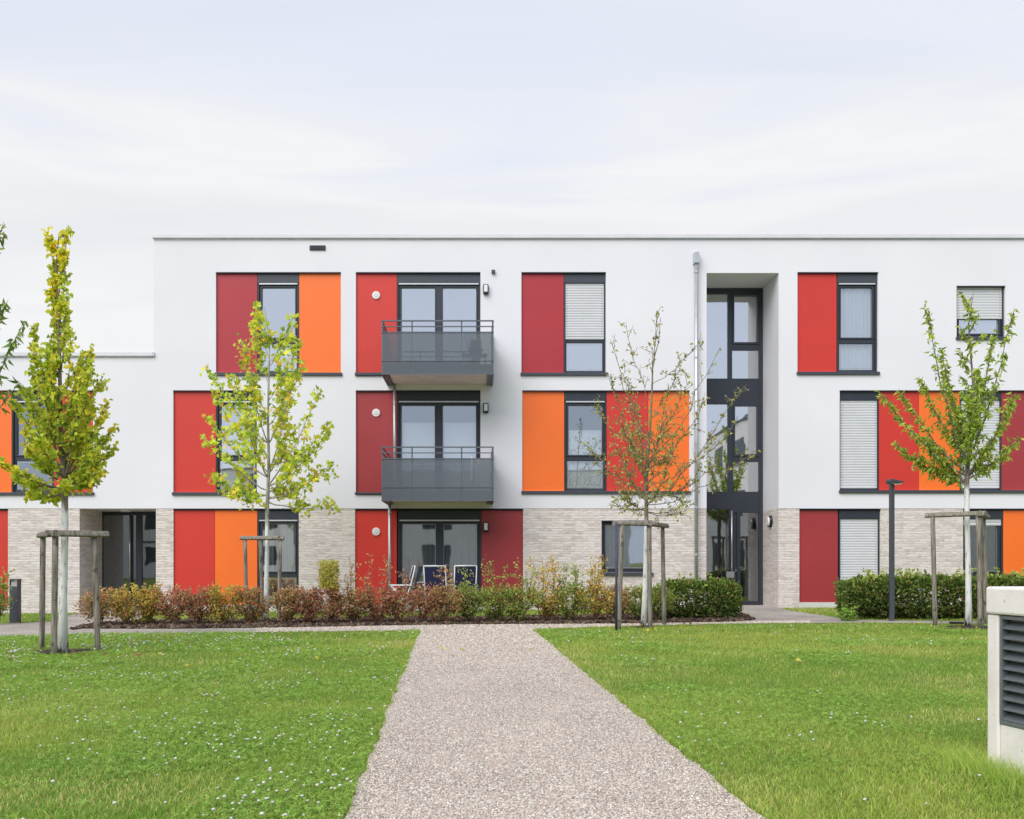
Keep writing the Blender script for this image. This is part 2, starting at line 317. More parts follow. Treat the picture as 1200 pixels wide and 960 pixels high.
for (wa, wb) in ((XL, fx(9)), (fx(9), le_[0]), (le_[1], fx(203)), (fx(350), fx(416)), (fx(613), re_[0]), (re_[1], fx(937)), (fx(1032), fx(1129)), (fx(1226), XR)):
    mb = MB(); wall_cells((wa, wb, ZBOT, ZB), [h for h in lower if h[0] < wb and h[1] > wa], BY, mb)
    for h in lower:
        if h[0] > wa-.001 and h[1] < wb+.001: reveal(mb, *h, BY, .24, top=(h[3] < ZB - .01))
    dpt = {le_[0]: LD, re_[0]: RD}.get(wb, .24); mb.quad((wb, BY, ZBOT), (wb, BY, ZB), (wb, dpt, ZB), (wb, dpt, ZBOT))
    dpt = {le_[1]: LD, re_[1]: RD}.get(wa, .24); mb.quad((wa, BY, ZBOT), (wa, BY, ZB), (wa, dpt, ZB), (wa, dpt, ZBOT))
    mb.build('brick_wall', M['brick'], bld)
MB().box(le_[0], le_[1], 0.002, LD, ZB, ZB + .12).build('porch_ceiling', M['plaster'], bld)
# roof and copings
rb = MB(); rb.quad((x_s, 0, ZTOP-.25), (XR, 0, ZTOP-.25), (XR, BD, ZTOP-.25), (x_s, BD, ZTOP-.25)); rb.quad((XL, 0, ZWING-.25), (x_s, 0, ZWING-.25), (x_s, BD, ZWING-.25), (XL, BD, ZWING-.25))
rb.build('roof', M['roof'], bld)
cp = MB(); cp.box(fx(179), XR+.04, -.06, .3, ZTOP-.10, ZTOP); cp.box(fx(179), fx(179)+.34, .302, BD, ZTOP-.10, ZTOP)
cp.build('roof_coping', M['coping'], bld, bevel=.008)
cp = MB(); cp.box(XL-.04, fx(180)-.004, -.06, .3, ZWING-.10, ZWING); cp.box(fx(180)+.0, fx(181.5), -.06, -.004, ZWING-.10, ZWING)
cp.build('roof_coping', M['coping'], bld, bevel=.008)
cs = MB(); cs.box(fx(180.3), XR, -.025, -.002, ZTOP-.125, ZTOP-.102); cs.box(XL, fx(180), -.025, -.002, ZWING-.125, ZWING-.102)
cs.build('coping_shadow_trim', M['zinc'], bld)
# interior shell seen through glass
it = MB()
for z in (fz(713), fz(586), fz(447), fz(308)):
    xl_ = XL+.3 if z < ZWING-.5 else x_s+.3
    it.box(xl_, re_[0]-.15, .32, 6, z-.2, z); it.box(re_[0]-.149, re_[1]+.149, RD+.06, 6, z-.2, z); it.box(re_[1]+.15, XR-.3, .32, 6, z-.2, z)
it.build('interior_floor', M['intfloor'], bld)
iw = MB(); iw.box(XL+.3, XR-.3, 5.5, 5.6, ZBOT, fz(447)-.2); iw.box(x_s+.3, XR-.3, 5.5, 5.6, fz(447), fz(308)-.2)
for px in (-100, 85, 192, 405, 587, 760, 821, 930, 1100, 1250):
    a = fx(px)
    z1 = fz(308)-.2 if px > 181 else fz(447)-.2
    iw.box(a-.05, a+.05, .32 if px not in (821,) else .32, 5.5, ZBOT, z1)
iw.build('interior_wall', M['interior'], bld)
# ---- panels
def panel(x0, x1, y0, y1, mat, col_name, Y=.055):
    o = MB().box(fx(x0)+.004, fx(x1)-.004, Y, Y+.03, fz(y1), fz(y0)-.02).build('cladding_panel', M[mat], bld, bevel=.002)
    o['label'] = col_name + ' facade panel'
for a in [(253, 301, 319, 437, 'crimson', 'dark red'), (350, 399.5, 319, 437, 'orange', 'orange'), (417, 465, 319, 437, 'red', 'bright red'),
          (611, 661, 319, 437, 'crimson', 'dark red'), (934.5, 981.5, 319, 436, 'red', 'bright red'),
          (-60, 12.5, 457.5, 577, 'orange', 'orange'), (62, 109, 457.5, 577, 'red', 'bright red'), (203, 252.5, 457.5, 577, 'red', 'bright red'),
          (417, 465, 457.5, 577, 'darkred', 'dark red'), (612, 661.5, 457.5, 575.5, 'orange', 'orange'), (711, 760, 457.5, 575.5, 'red', 'bright red'),
          (760, 808, 457.5, 575.5, 'orange', 'orange'), (1031, 1078, 457.5, 574.5, 'red', 'bright red'), (1078, 1126, 457.5, 574.5, 'orange', 'orange'),
          (1175, 1236, 457.5, 574.5, 'darkred', 'dark red'), (-60, 9, 597, 711, 'red', 'bright red'), (203, 251, 597, 709, 'red', 'bright red'),
          (251, 301, 597, 709, 'orange', 'orange'), (416, 465, 597, 710, 'red', 'bright red'), (564, 613, 597, 710, 'darkred', 'dark red'),
          (937, 983, 597, 706, 'darkred', 'dark red'), (1177, 1226, 597, 706, 'orange', 'orange')]:
    panel(*a)
# dark drip trims over and sills under every group
for k, (x0, y0, x1, y1) in groups.items():
    MB().box(fx(x0)+.001, fx(x1)-.001, -.012, .10, fz(y0)-.022, fz(y0)-.001).build('drip_trim', M['frame'], bld)
    if k in ('A', 'C', 'Dd', 'L2', 'E', 'Gm', 'Hm', 'S', 'K'):
        MB().box(fx(x0-1), fx(x1+1.5), -.05, .12, fz(y1+3.4), fz(y1)-.001).build('window_sill', M['frame2'], bld, bevel=.004)
    if k in ('B', 'Fm'):
        MB().box(fx(x0-1), fx(465), -.05, .12, fz(y1-.5), fz(437 if k == 'B' else 577)-.001).build('window_sill', M['frame2'], bld, bevel=.004)
    if k in ('L1', 'I', 'Lg', 'J', 'Mg'):
        MB().box(fx(x0)-.001, fx(x1)+.001, BY-.004, .2, ZBOT, fz(y1)-.001).build('plinth', M['plinth'], bld)
# ---- windows
def curtain_mesh(x0, x1, z0, z1, Y, fold=.09, amp=.022):
    mb = MB(); n = max(8, int((x1-x0)/.012)); pts = []; ph = random.random()*6
    for i in range(n+1):
        x = x0 + (x1-x0)*i/n; pts.append((x, Y + amp*math.sin(x/fold*6.283+ph) + amp*.6*math.sin(x/fold*2.9+1)))
    for (xa, ya), (xb, yb) in zip(pts, pts[1:]): mb.quad((xa, ya, z0), (xb, yb, z0), (xb, yb, z1), (xa, ya, z1))
    return mb
def window(x0, y0, x1, y1, head=11, trans=None, leaves=1, blind=0, cur=None, glass='glass', curfrac=1., low=None, rail=True):
    X0, X1, Z0, Z1 = fx(x0)+.003, fx(x1)-.003, fz(y1)+.003, fz(y0)-.023
    zt = fz(y0 + head); p = 1/48.
    fr = MB(); YA, YB = .11, .18
    w = 3.2*p
    fr.box(X0, X0+w, YA, YB, Z0, zt); fr.box(X1-w, X1, YA, YB, Z0, zt)
    fr.box(X0+w, X1-w, YA, YB, Z0, Z0+w); fr.box(X0+w, X1-w, YA, YB, zt-w, zt)
    spans = []
    if leaves == 2:
        xm = (X0+X1)/2; fr.box(xm-w*.9, xm+w*.9, YA-.012, YB, Z0+w, zt-w); spans = [(X0+w, xm-w*.9), (xm+w*.9, X1-w)]
    else: spans = [(X0+w, X1-w)]
    zr = [(Z0+w, zt-w)]
    if trans:
        zm = fz(trans); fr.box(X0+w, X1-w, YA, YB, zm-.055, zm+.055); zr = [(Z0+w, zm-.055), (zm+.055, zt-w)]
    # casement inner frame
    cw = .035
    for (a, b) in spans:
        for q, (c, d) in enumerate(zr):
            if leaves == 2 or q == len(zr)-1:
                fr.box(a, a+cw, YA-.02, YB-.01, c, d); fr.box(b-cw, b, YA-.02, YB-.01, c, d); fr.box(a+cw, b-cw, YA-.02, YB-.01, c, c+cw); fr.box(a+cw, b-cw, YA-.02, YB-.01, d-cw, d)
    # side guides for the shutters
    fr.box(X0, X0+.035, .062, YA-.001, Z0, zt); fr.box(X1-.035, X1, .062, YA-.001, Z0, zt)
    o = fr.build('window', M['frame'], bld, bevel=.003)
    for (a, b) in spans:
        for (c, d) in zr:
            MB().quad((a+.001, .15, c), (b-.001, .15, c), (b-.001, .15, d), (a+.001, .15, d)).build('pane', M[glass], o)
            g = MB(); e = .012; yy = .146   # pale spacer line round each pane
            g.box(a+cw, a+cw+e, yy, yy+.003, c+cw, d-cw); g.box(b-cw-e, b-cw, yy, yy+.003, c+cw, d-cw)
            g.box(a+cw+e, b-cw-e, yy, yy+.003, c+cw, c+cw+e); g.box(a+cw+e, b-cw-e, yy, yy+.003, d-cw-e, d-cw)
            g.build('glazing_seal', M['zinc'], o)
    if head: MB().box(X0, X1, .05, .2, zt+.002, Z1).build('shutter_box', M['frame2'] if y0 < 450 else M['frame'], o, bevel=.003)
    if blind:
        zb = fz(blind); bm = MB(); n = max(1, int((zt-zb)/.062)); h = (zt-zb)/n
        for i in range(n):
            z = zb + i*h
            prof = [(.094, 0), (.085, .12), (.082, .45), (.084, .8), (.090, .93), (.094, 1.)]
            for (ya, fa), (yb_, fb) in zip(prof, prof[1:]):
                bm.quad((X0+.036, ya, z+fa*h), (X1-.036, ya, z+fa*h), (X1-.036, yb_, z+fb*h), (X0+.036, yb_, z+fb*h))
        bm.build('roller_blind', M['blind'], o)
    elif rail and head: MB().box(X0+.04, X1-.04, .055, .085, zt-.035, zt-.002).build('blind_rail', M['lightmetal'], o)
    if cur:
        zc = zt - .02; zc0 = Z0 + .03
        if low is not None: zc0, zc = Z0 + .03, fz(low)
        mat = {'w': 'curtain', 'g': 'greycurtain'}[cur[0]]
        if cur[1:] == 'gap':
            wid = (X1-X0)
            curtain_mesh(X0+.05, X0+wid*.36, zc0, zc, .23).build('curtain', M[mat], o); curtain_mesh(X0+wid*.52, X1-.05, zc0, zc, .23).build('curtain', M[mat], o)
        elif cur[1:] == 'flat':
            MB().quad((X0+.04, .205, zc0), (X1-.04, .205, zc0), (X1-.04, .205, zc), (X0+.04, .205, zc)).build('curtain', M[mat], o)
        else: curtain_mesh(X0+.05, X1-.05, zc0, zc, .225).build('curtain', M[mat], o)
    return o
window(301, 319, 350, 437, 12, trans=399, cur='wflat', low=400)
window(465, 319, 563, 441, 12, leaves=2)
window(661, 319, 710, 437, 12, trans=398, blind=397)
window(982, 319, 1029, 436, 12, trans=399, cur='w', glass='dglass')
window(1121, 335, 1178, 395, 0, trans=None, blind=373, cur='w')
window(12.5, 457.5, 62, 577, 12, trans=537, glass='dglass')
window(252.5, 457.5, 301, 577, 12, trans=537, cur='wflat', low=505)
window(465, 457.5, 563, 580, 12, leaves=2, cur='wflat', low=494, glass='dglass')
window(661.5, 457.5, 711, 575.5, 12, trans=537, cur='wflat', low=503, glass='dglass')
window(984, 457.5, 1031, 574.5, 11, blind=572)
window(1126, 457.5, 1175, 574.5, 11, blind=572)
window(301, 597, 350, 709, 12, trans=674, cur='wgap')
window(466, 597, 564, 710, 12, leaves=2, cur='g', glass='dglass')
window(705, 610, 764, 671, 0, cur='g', glass='dglass')
window(984, 597, 1032, 706, 11, blind=704)
window(1129, 597, 1177, 706, 11, trans=674, blind=616, glass='dglass')
MB().box(fx(698), fx(709), .36, .5, fz(716), fz(700)).build('interior_shelf', M['intfloor'], bld)
# ---- right entrance glazing
def ex(px): return fx(px, RD)
def ezz(py): return fz(py, RD)
X0, X1 = re_[0]+.002, re_[1]-.002; eg = MB()
def ebox(a, b, c, d, y0=-.05, y1=.03): eg.box(a, b, RD+y0, RD+y1, c, d)
Zt = re_[3]-.002; Zg = ezz(709)
mull = (ex(852.5), ex(857.5))
ebox(X0, X1, ezz(345), Zt); ebox(X1-.10, X1, Zg, ezz(345)); ebox(X0, X0+.07, Zg, ezz(345))
ebox(mull[0], mull[1], ezz(444), ezz(345)); ebox(mull[0]+.001, mull[1]+.02, ezz(577), ezz(474))
ebox(mull[1], X1-.10, ezz(411), ezz(404)); ebox(mull[1]+.02, X1-.10, ezz(541.5), ezz(535))
ebox(X0+.07, X1-.10, ezz(474), ezz(444), -.045); ebox(X0+.07, X1-.10, ezz(597), ezz(576.5), -.045)
ebox(ex(854), ex(859), ezz(709), ezz(597)); ebox(ex(863), ex(867), ezz(705), ezz(601), -.06); ebox(ex(859), X1-.10, ezz(601), ezz(597)); ebox(ex(859), X1-.10, ezz(709), ezz(704.5), -.06)
ebox(ex(859)+.002, ex(863), ezz(704.5), ezz(601), -.02, .01)
ebox(X0+.07, ex(854), ezz(709), ezz(700))
# casement sashes on the right side
for (a, b, c, d) in ((mull[1], X1-.10, ezz(404), ezz(345)), (mull[1]+.02, X1-.10, ezz(535), ezz(474))):
    e = .05; ebox(a, a+e, c, d, -.075); ebox(b-e, b, c, d, -.075); ebox(a+e, b-e, c, c+e, -.075); ebox(a+e, b-e, d-e, d, -.075)
ent = eg.build('entrance_glazing', M['frame'], bld, bevel=.003)
for (a, b, c, d) in ((X0+.07, mull[0], ezz(444), ezz(345)), (mull[1], X1-.1, ezz(404), ezz(345)), (mull[1], X1-.1, ezz(444), ezz(411)),
                     (X0+.07, mull[0], ezz(576.5), ezz(474)), (mull[1]+.02, X1-.1, ezz(535), ezz(474)), (mull[1]+.02, X1-.1, ezz(576.5), ezz(541.5))):
    MB().quad((a, RD-.005, c), (b, RD-.005, c), (b, RD-.005, d), (a, RD-.005, d)).build('pane', M['glass'], ent)
for (a, b, c, d) in ((X0+.07, ex(854), ezz(700), ezz(597)), (ex(867), X1-.1, ezz(704.5), ezz(601))):
    MB().quad((a, RD-.005, c), (b, RD-.005, c), (b, RD-.005, d), (a, RD-.005, d)).build('pane', M['door_glass'], ent)
MB().tube([(ex(856), RD-.13, ezz(678)), (ex(856), RD-.13, ezz(599))], .02, 10).build('door_handle', M['steel'], ent, smooth=True)
MB().box(ex(861), ex(862), RD-.08, RD-.055, ezz(670), ezz(667)).build('door_lock', M['steel'], ent)
pm = MB(); pm.box(ex(848), ex(857), RD-.30, RD-.2, ezz(677), ezz(670)); pm.build('letter_box', M['steel'], bld, bevel=.004)
MB().box(ex(829), ex(830), RD-.25, RD-.051, ezz(709), ezz(678)).build('letter_box_post', M['steel'], bld)
# light strip of stair rails + lobby partition inside
lb = MB(); lb.box(fx(882, 4), fx(885, 4), 3.0, 3.1, ezz(709), ezz(600)); lb.box(fx(868, 4), fx(893, 4), 3.6, 3.66, ezz(705), ezz(640)); lb.build('lobby_partition', M['plinth'], bld)
st = MB(); st.box(re_[0]+.2, re_[1]-.2, 3.7, 3.8, ZB, ezz(560)); st.build('stair_balustrade', M['plinth'], bld)
MB().box(re_[0]+.01, re_[1]-.01, RD+.06, 5.5, ezz(458)-.1, ezz(458)+.1).build('landing_slab', M['plinth'], bld)
# ---- left entrance glazing
def lx(px): return fx(px, LD)
def lz(py): return fz(py, LD)
lg = MB(); xa, xb = le_[0]+.002, le_[1]-.002; zt = ZB-.002; z0 = lz(714)
lg.box(xa, xb, LD-.05, LD+.03, lz(604), zt); lg.box(xa, lx(121), LD-.05, LD+.03, z0, lz(604)); lg.box(xb-.07, xb, LD-.05, LD+.03, z0, lz(604))
lg.box(lx(152.5), lx(156), LD-.06, LD+.03, z0, lz(604)); lg.box(lx(160), lx(167), LD-.05, LD+.03, z0, lz(604)); lg.box(lx(121), xb-.07, LD-.05, LD+.03, z0, z0+.12)
lg.box(lx(167), xb-.07, LD-.05, LD+.03, lz(637), lz(634))
le_o = lg.build('entrance_glazing', M['frame'], bld, bevel=.003)
for (a, b) in ((lx(121), lx(152.5)), (lx(156), lx(160)), (lx(167), xb-.07)):
    MB().quad((a, LD-.01, z0+.12), (b, LD-.01, z0+.12), (b, LD-.01, lz(604)), (a, LD-.01, lz(604))).build('pane', M['door_glass'], le_o)
MB().tube([(lx(154), LD-.12, lz(700)), (lx(154), LD-.12, lz(607))], .02, 10).build('door_handle', M['steel'], le_o, smooth=True)
MB().tube([(fx(147, .6), .6, ZB-.05), (fx(147, .6), .6, ZB-.001)], [.13, .14], 24).build('ceiling_lamp', M['lampglass'], bld, smooth=False)
MB().box(le_[0], le_[1], .02, LD+.02, gz(-8)-.1, z0+.0).build('porch_floor', M['paving'], bld)
MB().box(re_[0]+.003, re_[1]-.003, .03, RD+.02, ZBOT, ezz(709)-.001).build('porch_floor', M['paving'], bld)
# ---- balconies
def balcony(zb, ztop, downpipe_x):
    Yf = -1.5; x0, x1 = fx(448, Yf), fx(577.6, Yf)
    sl = MB(); sl.box(x0+.13, x1-.13, Yf+.03, -.004, zb+.03, zb+.17)
    b = sl.build('balcony', M['soffit'], bld, bevel=.006)
    for s, xx in ((1, x0+.028), (-1, x1-.028)):     # side beams
        mb = MB(); mb.box(xx, xx+s*.02, Yf+.02, -.002, zb, zb+.22); mb.box(xx+s*.0201, xx+s*.10, Yf+.02, -.002, zb, zb+.012); mb.box(xx+s*.0201, xx+s*.10, Yf+.02, -.002, zb+.205, zb+.22)
        mb.build('side_beam', M['rail'], b)
    MB().box(x0+.03, x1-.03, Yf+.005, Yf+.022, zb, zb+.22).build('edge_beam', M['rail'], b)
    zs0, zs1 = zb - .0, zb + .96
    zr = ztop
    def scr(mb2, nm='screen_panel'): mb2.build(nm, M['screen'], b)
    xsn = [x0, fx(483, Yf), fx(541, Yf), x1]
    for a, c in zip(xsn, xsn[1:]): scr(MB().box(a+.018, c-.018, Yf-.022, Yf-.016, zs0, zs1))
    for xx in (x0, x1): scr(MB().box(xx-.003, xx+.003, Yf+.02, -.05, zs0, zs1))
    for xx in xsn: MB().box(xx-.016, xx+.016, Yf-.014, Yf+.004, zb+.0, zr-.02).build('railing_post', M['rail'], b)
    for xx in (x0, x1): MB().box(xx-.02, xx+.02, -.06, -.02, zb, zr-.02).build('railing_post', M['rail'], b)
    for z, h in ((zr, .028), (zr-.135, .02), (zs1, .022), (zs0+.30, .014), (zs0, .02)):
        mb = MB(); mb.box(x0-.02, x1+.02, Yf-.034, Yf-.0235, z-h, z+.0) if z < zr-.2 else mb.box(x0-.02, x1+.02, Yf-.03, Yf+.01, z-h, z)
        mb.box(x0-.019, x0+.019, Yf+.0105, -.01, z-h, z-.001); mb.box(x1-.019, x1+.019, Yf+.0105, -.01, z-h, z-.001)
        mb.build('railing_bar', M['rail'], b)
    return b
Yf = -1.5
balcony(fz(438.2, Yf), fz(375.5, Yf), 462); balcony(fz(586.3, Yf), fz(523.5, Yf), 457)
ZU = fz(438.2, Yf)+.17; ZL = fz(586.3, Yf)+.17
# downpipes
def pipe(pts, r, name='downpipe', clips=()):
    o = MB().tube(pts, r, 14).build(name, M['zinc'], bld, smooth=True)
    for z in clips: MB().tube([(pts[-1][0], pts[-1][1], z-.02), (pts[-1][0], pts[-1][1], z+.02)], r+.008, 14).build('pipe_clip', M['zinc'], o)
    return o
pipe([(fx(462.3, -.12), -.12, ZL), (fx(462.3, -.12), -.12, ZU-.15)], .032, clips=(ZL+.6, ZU-.6))
pipe([(fx(456.5, -.12), -.12, -.05), (fx(456.5, -.12), -.12, ZL-.16)], .036, clips=(ZL-.4, 1.2))
dp = pipe([(fx(816, -.1), -.1, -.1), (fx(816, -.1), -.1, fz(307, -.1))], .045, clips=(fz(320), fz(420), fz(520), fz(595), fz(650)))
MB().box(fx(813, -.1), fx(819, -.1), -.17, -.005, fz(309, -.1), fz(296, -.1)).build('rain_hopper', M['zinc'], dp, bevel=.006)
# wall lamps, vents, small boxes
for y in (340, 479, 618):
    z = fz(y); x = fx(569.3) ; Y0 = .0 if y < 600 else .052
    f = MB(); f.box(x-.065, x+.065, Y0-.10, Y0-.001, z-.115, z+.125)
    f = f.build('wall_lamp', M['black'], bld, bevel=.02)
    MB().box(x-.042, x+.042, Y0-.112, Y0-.098, z-.07, z+.10).build('lamp_glass', M['lampglass'], f, bevel=.01)
for y in (345.5, 483.5, 623):
    z = fz(y); x = fx(440.5)
    o = MB().tube([(x, .054, z), (x, .02, z)], [.10, .092], 28).build('vent_cap', M['white'], bld)
    MB().tube([(x, .019, z), (x, .012, z)], [.058, .05], 24).build('vent_grille', M['coping'], o)
o = MB().box(fx(363), fx(381.5), -.03, -.001, fz(293.5), fz(288)).build('wall_vent', M['black'], bld, bevel=.004)
vs = MB()
for i in range(5): vs.box(fx(364), fx(380.5), -.036, -.031, fz(289.2+i*.85), fz(288.9+i*.85))
vs.build('vent_slat', M['frame2'], o)
MB().box(fx(576), fx(580), -.07, -.001, fz(321), fz(317)).build('sensor_box', M['frame2'], bld, bevel=.006)
xl = fx(912.5); zz = fz(611, .6)
o = MB().tube([(xl-.001, .62, zz), (xl-.07, .62, zz)], [.15, .14], 28).build('bulkhead_lamp', M['black'], bld)
MB().tube([(xl-.071, .62, zz), (xl-.10, .62, zz)], [.12, .09], 28).build('lamp_glass', M['lampglass'], o)
# ================================================================== houses opposite (seen mirrored in the glass)
def opposite(name, label, x0, x1, y0, y1, h, face):
    r = empty(name, ((x0+x1)/2, (y0+y1)/2, 0)); tag(r, label, 'building')
    cx_, cy_ = r.location.x, r.location.y
    MB().box(x0-cx_, x1-cx_, y0-cy_, y1-cy_, -.5, h).build('wall', M['plaster'], r); MB().box(x0-cx_-.1, x1-cx_+.1, y0-cy_-.1, y1-cy_+.1, h, h+.12).build('roof_edge', M['frame2'], r)
    for fl in range(3):
        z = .9 + fl*2.9
        if face == 'N':
            x = x0 + 2
            while x < x1-3: MB().box(x-cx_, x+2.2-cx_, y1-cy_, y1-cy_+.02, z, z+1.5).build('window', M['frame'], r); x += 4.6
        else:
            y = y1 - 3
            while y > y0+2: MB().box(x0-cx_-.02, x0-cx_, y-2-cy_, y-cy_, z, z+1.5).build('window', M['frame'], r); y -= 5
opposite('apartment_building', 'white apartment block across the garden, mirrored in the ground floor glass', -34, 12, -66, -54, 8.4, 'N')
opposite('apartment_building', 'white side wing across the garden, mirrored in the entrance stair glass', 15, 27, -62, -25.5, 9.2, 'W')
# ================================================================== GROUND
gm = MB(); gm.quad((-300, -300, gz(-300)), (300, -300, gz(300)), (300, 300, gz(300)), (-300, 300, gz(-300)))
tag(gm.build('ground', M['lawn']), kind='structure')
pl0, pl1 = G(408, 955), G(492, 739.5); pr0, pr1 = G(885, 955), G(625, 739)
def ext(a, b, Y): t = (Y-a[1])/(b[1]-a[1]); return (a[0]+(b[0]-a[0])*t, Y)
gravel_poly = [ext(pl0, pl1, -45), pl1, G(400, 740.8), G(300, 742), G(100, 744.5), G(0, 747.5), G(-200, 753),
               G(-200, 737), G(0, 731.5), G(60, 729.5), G(80, 722), (le_[0]+.01, BY+.0), (le_[0]+.01, .03), (le_[1]-.01, .03), (le_[1]-.01, 0), G(160, 727), G(112, 734), G(98, 737.5), G(200, 737.8),
               G(300, 736.8), G(480, 733.5), G(560, 732.6), G(750, 731.6), G(862, 729.4), G(882, 727), G(874, 720), (re_[0]+.25, -.3), (re_[0]+.02, .04), (re_[1]+.0, .04), G(920, 715), G(945, 719), G(1000, 727.2), G(1200, 729.5), G(1450, 732),
               G(1450, 734.5), G(1200, 732), G(1000, 730.8), G(862, 731.6), G(760, 734), G(690, 736), G(640, 737.6), pr1, ext(pr0, pr1, -45)]
mulch_poly = [G(84, 739), G(98, 737.5), G(200, 737.8), G(300, 736.8), G(480, 733.5), G(560, 732.6), G(750, 731.6), G(862, 729.4), G(884, 727.5), G(872, 722), G(860, 719), G(780, 719), G(700, 722.5), G(400, 726.5), G(200, 729), G(118, 731.5), G(96, 735)]
def jitter_poly(P, step=.09, amp=.022):
    out = []
    for i, a in enumerate(P):
        b = P[(i+1) % len(P)]; L = math.hypot(b[0]-a[0], b[1]-a[1]); n = max(1, min(260, int(L/step)))
        for j in range(n):
            t = j/n; q = 0 if j == 0 else amp
            out.append((a[0]+(b[0]-a[0])*t + random.uniform(-q, q), a[1]+(b[1]-a[1])*t + random.uniform(-q, q)))
    return out
gp = np.array(jitter_poly(gravel_poly)); mp_ = np.array(jitter_poly(mulch_poly))
def poly_obj(name, P, h, mat):
    import mathutils
    tris = mathutils.geometry.tessellate_polygon([[Vector((x, y, 0)) for x, y in P]])
    me = bpy.data.meshes.new(name); me.from_pydata([(x, y, gz(x)+h) for x, y in P], [], [tuple(t) for t in tris]); me.materials.append(mat)
    me.validate()
    o = bpy.data.objects.new(name, me); col.objects.link(o); return tag(o, kind='structure')
poly_obj('gravel_path', gp, .012, M['gravel']); poly_obj('mulch_bed', mp_, .018, M['mulch'])
for (px, py, rr) in ((75, 765, .42), (1138, 736.5, .5), (755, 736, .22)):
    x, y = G(px, py); P = [(x+math.cos(a)*rr*random.uniform(.7, 1.15), y+math.sin(a)*rr*random.uniform(.7, 1.1)) for a in np.linspace(0, 6.283, 22)[:-1]]
    poly_obj('mulch_patch', P, .022, M['mulch'])
patches = [(G(75, 765), .36), (G(1138, 736.5), .42), (G(755, 736), .16)]
def inpoly(X, Y, P):
    r = np.zeros(len(X), bool); n = len(P)
    for i in range(n):
        x0, y0 = P[i]; x1, y1 = P[(i+1) % n]
        if y0 == y1: continue
        c = ((y0 > Y) != (y1 > Y)) & (X < (x1-x0)*(Y-y0)/(y1-y0)+x0); r ^= c
    return r
def vnoise(X, Y, s, seed=0):
    g = np.random.default_rng(seed).random((97, 97)); x = X*s; y = Y*s
    xi = np.floor(x).astype(int); yi = np.floor(y).astype(int); u = x-xi; v = y-yi; u = u*u*(3-2*u); v = v*v*(3-2*v)
    a = g[xi % 97, yi % 97]; b = g[(xi+1) % 97, yi % 97]; c = g[xi % 97, (yi+1) % 97]; d = g[(xi+1) % 97, (yi+1) % 97]
    return (a*(1-u)+b*u)*(1-v)+(c*(1-u)+d*u)*v
def fbm(X, Y, s, seed=0): return .5*vnoise(X, Y, s, seed)+.3*vnoise(X, Y, s*2.3, seed+1)+.2*vnoise(X, Y, s*5.1, seed+2)
def scatter(n, d0, d1, pw, a=-150, b=1350):
    """points whose density falls with distance to the garden front"""
    u = rng.random(n); e = 2-pw
    d = (d0**e + u*(d1**e-d0**e))**(1/e)
    X = (rng.uniform(a, b, n)-VX)*d/F; return X, d-D, d
bx_ = np.array([[2.75, -18.9], [5, -18.9], [5, -24], [2.75, -24]])
def lawn_mask(X, Y):
    m = ~inpoly(X, Y, gp) & ~inpoly(X, Y, mp_) & (Y < -.03)
    for (c, r) in patches: m &= ((X-c[0])**2+(Y-c[1])**2 > (r*(.8+.5*vnoise(X, Y, 9, 5)))**2)
    return m
# grass blades
def blades(n, d0, d1, pw, hh, ww, name, label):
    X, Y, d = scatter(n, d0, d1, pw); k = lawn_mask(X, Y); X, Y, d = X[k], Y[k], d[k]; n = len(X)
    pt = fbm(X, Y, .55, 3); cl = fbm(X, Y, 2.2, 9)
    h = hh*(.55+.9*cl)*rng.uniform(.6, 1.35, n)*(1+.5*np.clip(pt-.5, 0, 1)); w = ww*rng.uniform(.7, 1.3, n)*np.maximum(1, d/9.)
    a = rng.uniform(0, 6.283, n); la = rng.uniform(0, 6.283, n); ln = h*rng.uniform(.2, 1.1, n)
    dx, dy = np.cos(a)*w/2, np.sin(a)*w/2; lx_, ly_ = np.cos(la)*ln, np.sin(la)*ln; z = SL*X
    V = np.empty((n, 5, 3))
    V[:, 0] = np.stack([X-dx, Y-dy, z], 1); V[:, 1] = np.stack([X+dx, Y+dy, z], 1)
    V[:, 2] = np.stack([X+dx*.8+lx_*.35, Y+dy*.8+ly_*.35, z+h*.6], 1); V[:, 3] = np.stack([X-dx*.8+lx_*.35, Y-dy*.8+ly_*.35, z+h*.6], 1)
    V[:, 4] = np.stack([X+lx_, Y+ly_, z+h*.95], 1)
    b = np.arange(n)[:, None]*5
    Fq = np.concatenate([b+0, b+1, b+2, b+3, b+3, b+2, b+4], 1).ravel(); nper = np.tile([4, 3], n)
    c0 = np.array([.13, .235, .034]); c1 = np.array([.26, .315, .06]); c2 = np.array([.38, .37, .13])
    q = np.clip((pt-.3)/.4+rng.normal(0, .25, n), 0, 1)[:, None]; C = c0*(1-q)+c1*q
    dry = (rng.random(n) < .05+.12*(cl > .56)+.45*np.clip(vnoise(X, Y, .9, 40)-.62, 0, 1)/.38)[:, None]; C = np.where(dry, c2, C)*rng.uniform(.75, 1.2, n)[:, None]
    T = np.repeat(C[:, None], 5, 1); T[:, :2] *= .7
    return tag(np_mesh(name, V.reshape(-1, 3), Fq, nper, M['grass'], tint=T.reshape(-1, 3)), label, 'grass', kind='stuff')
blades(560000, 3.7, 25, 1.45, .034, .0042, 'lawn_grass', 'short green lawn grass on both sides of the gravel path')
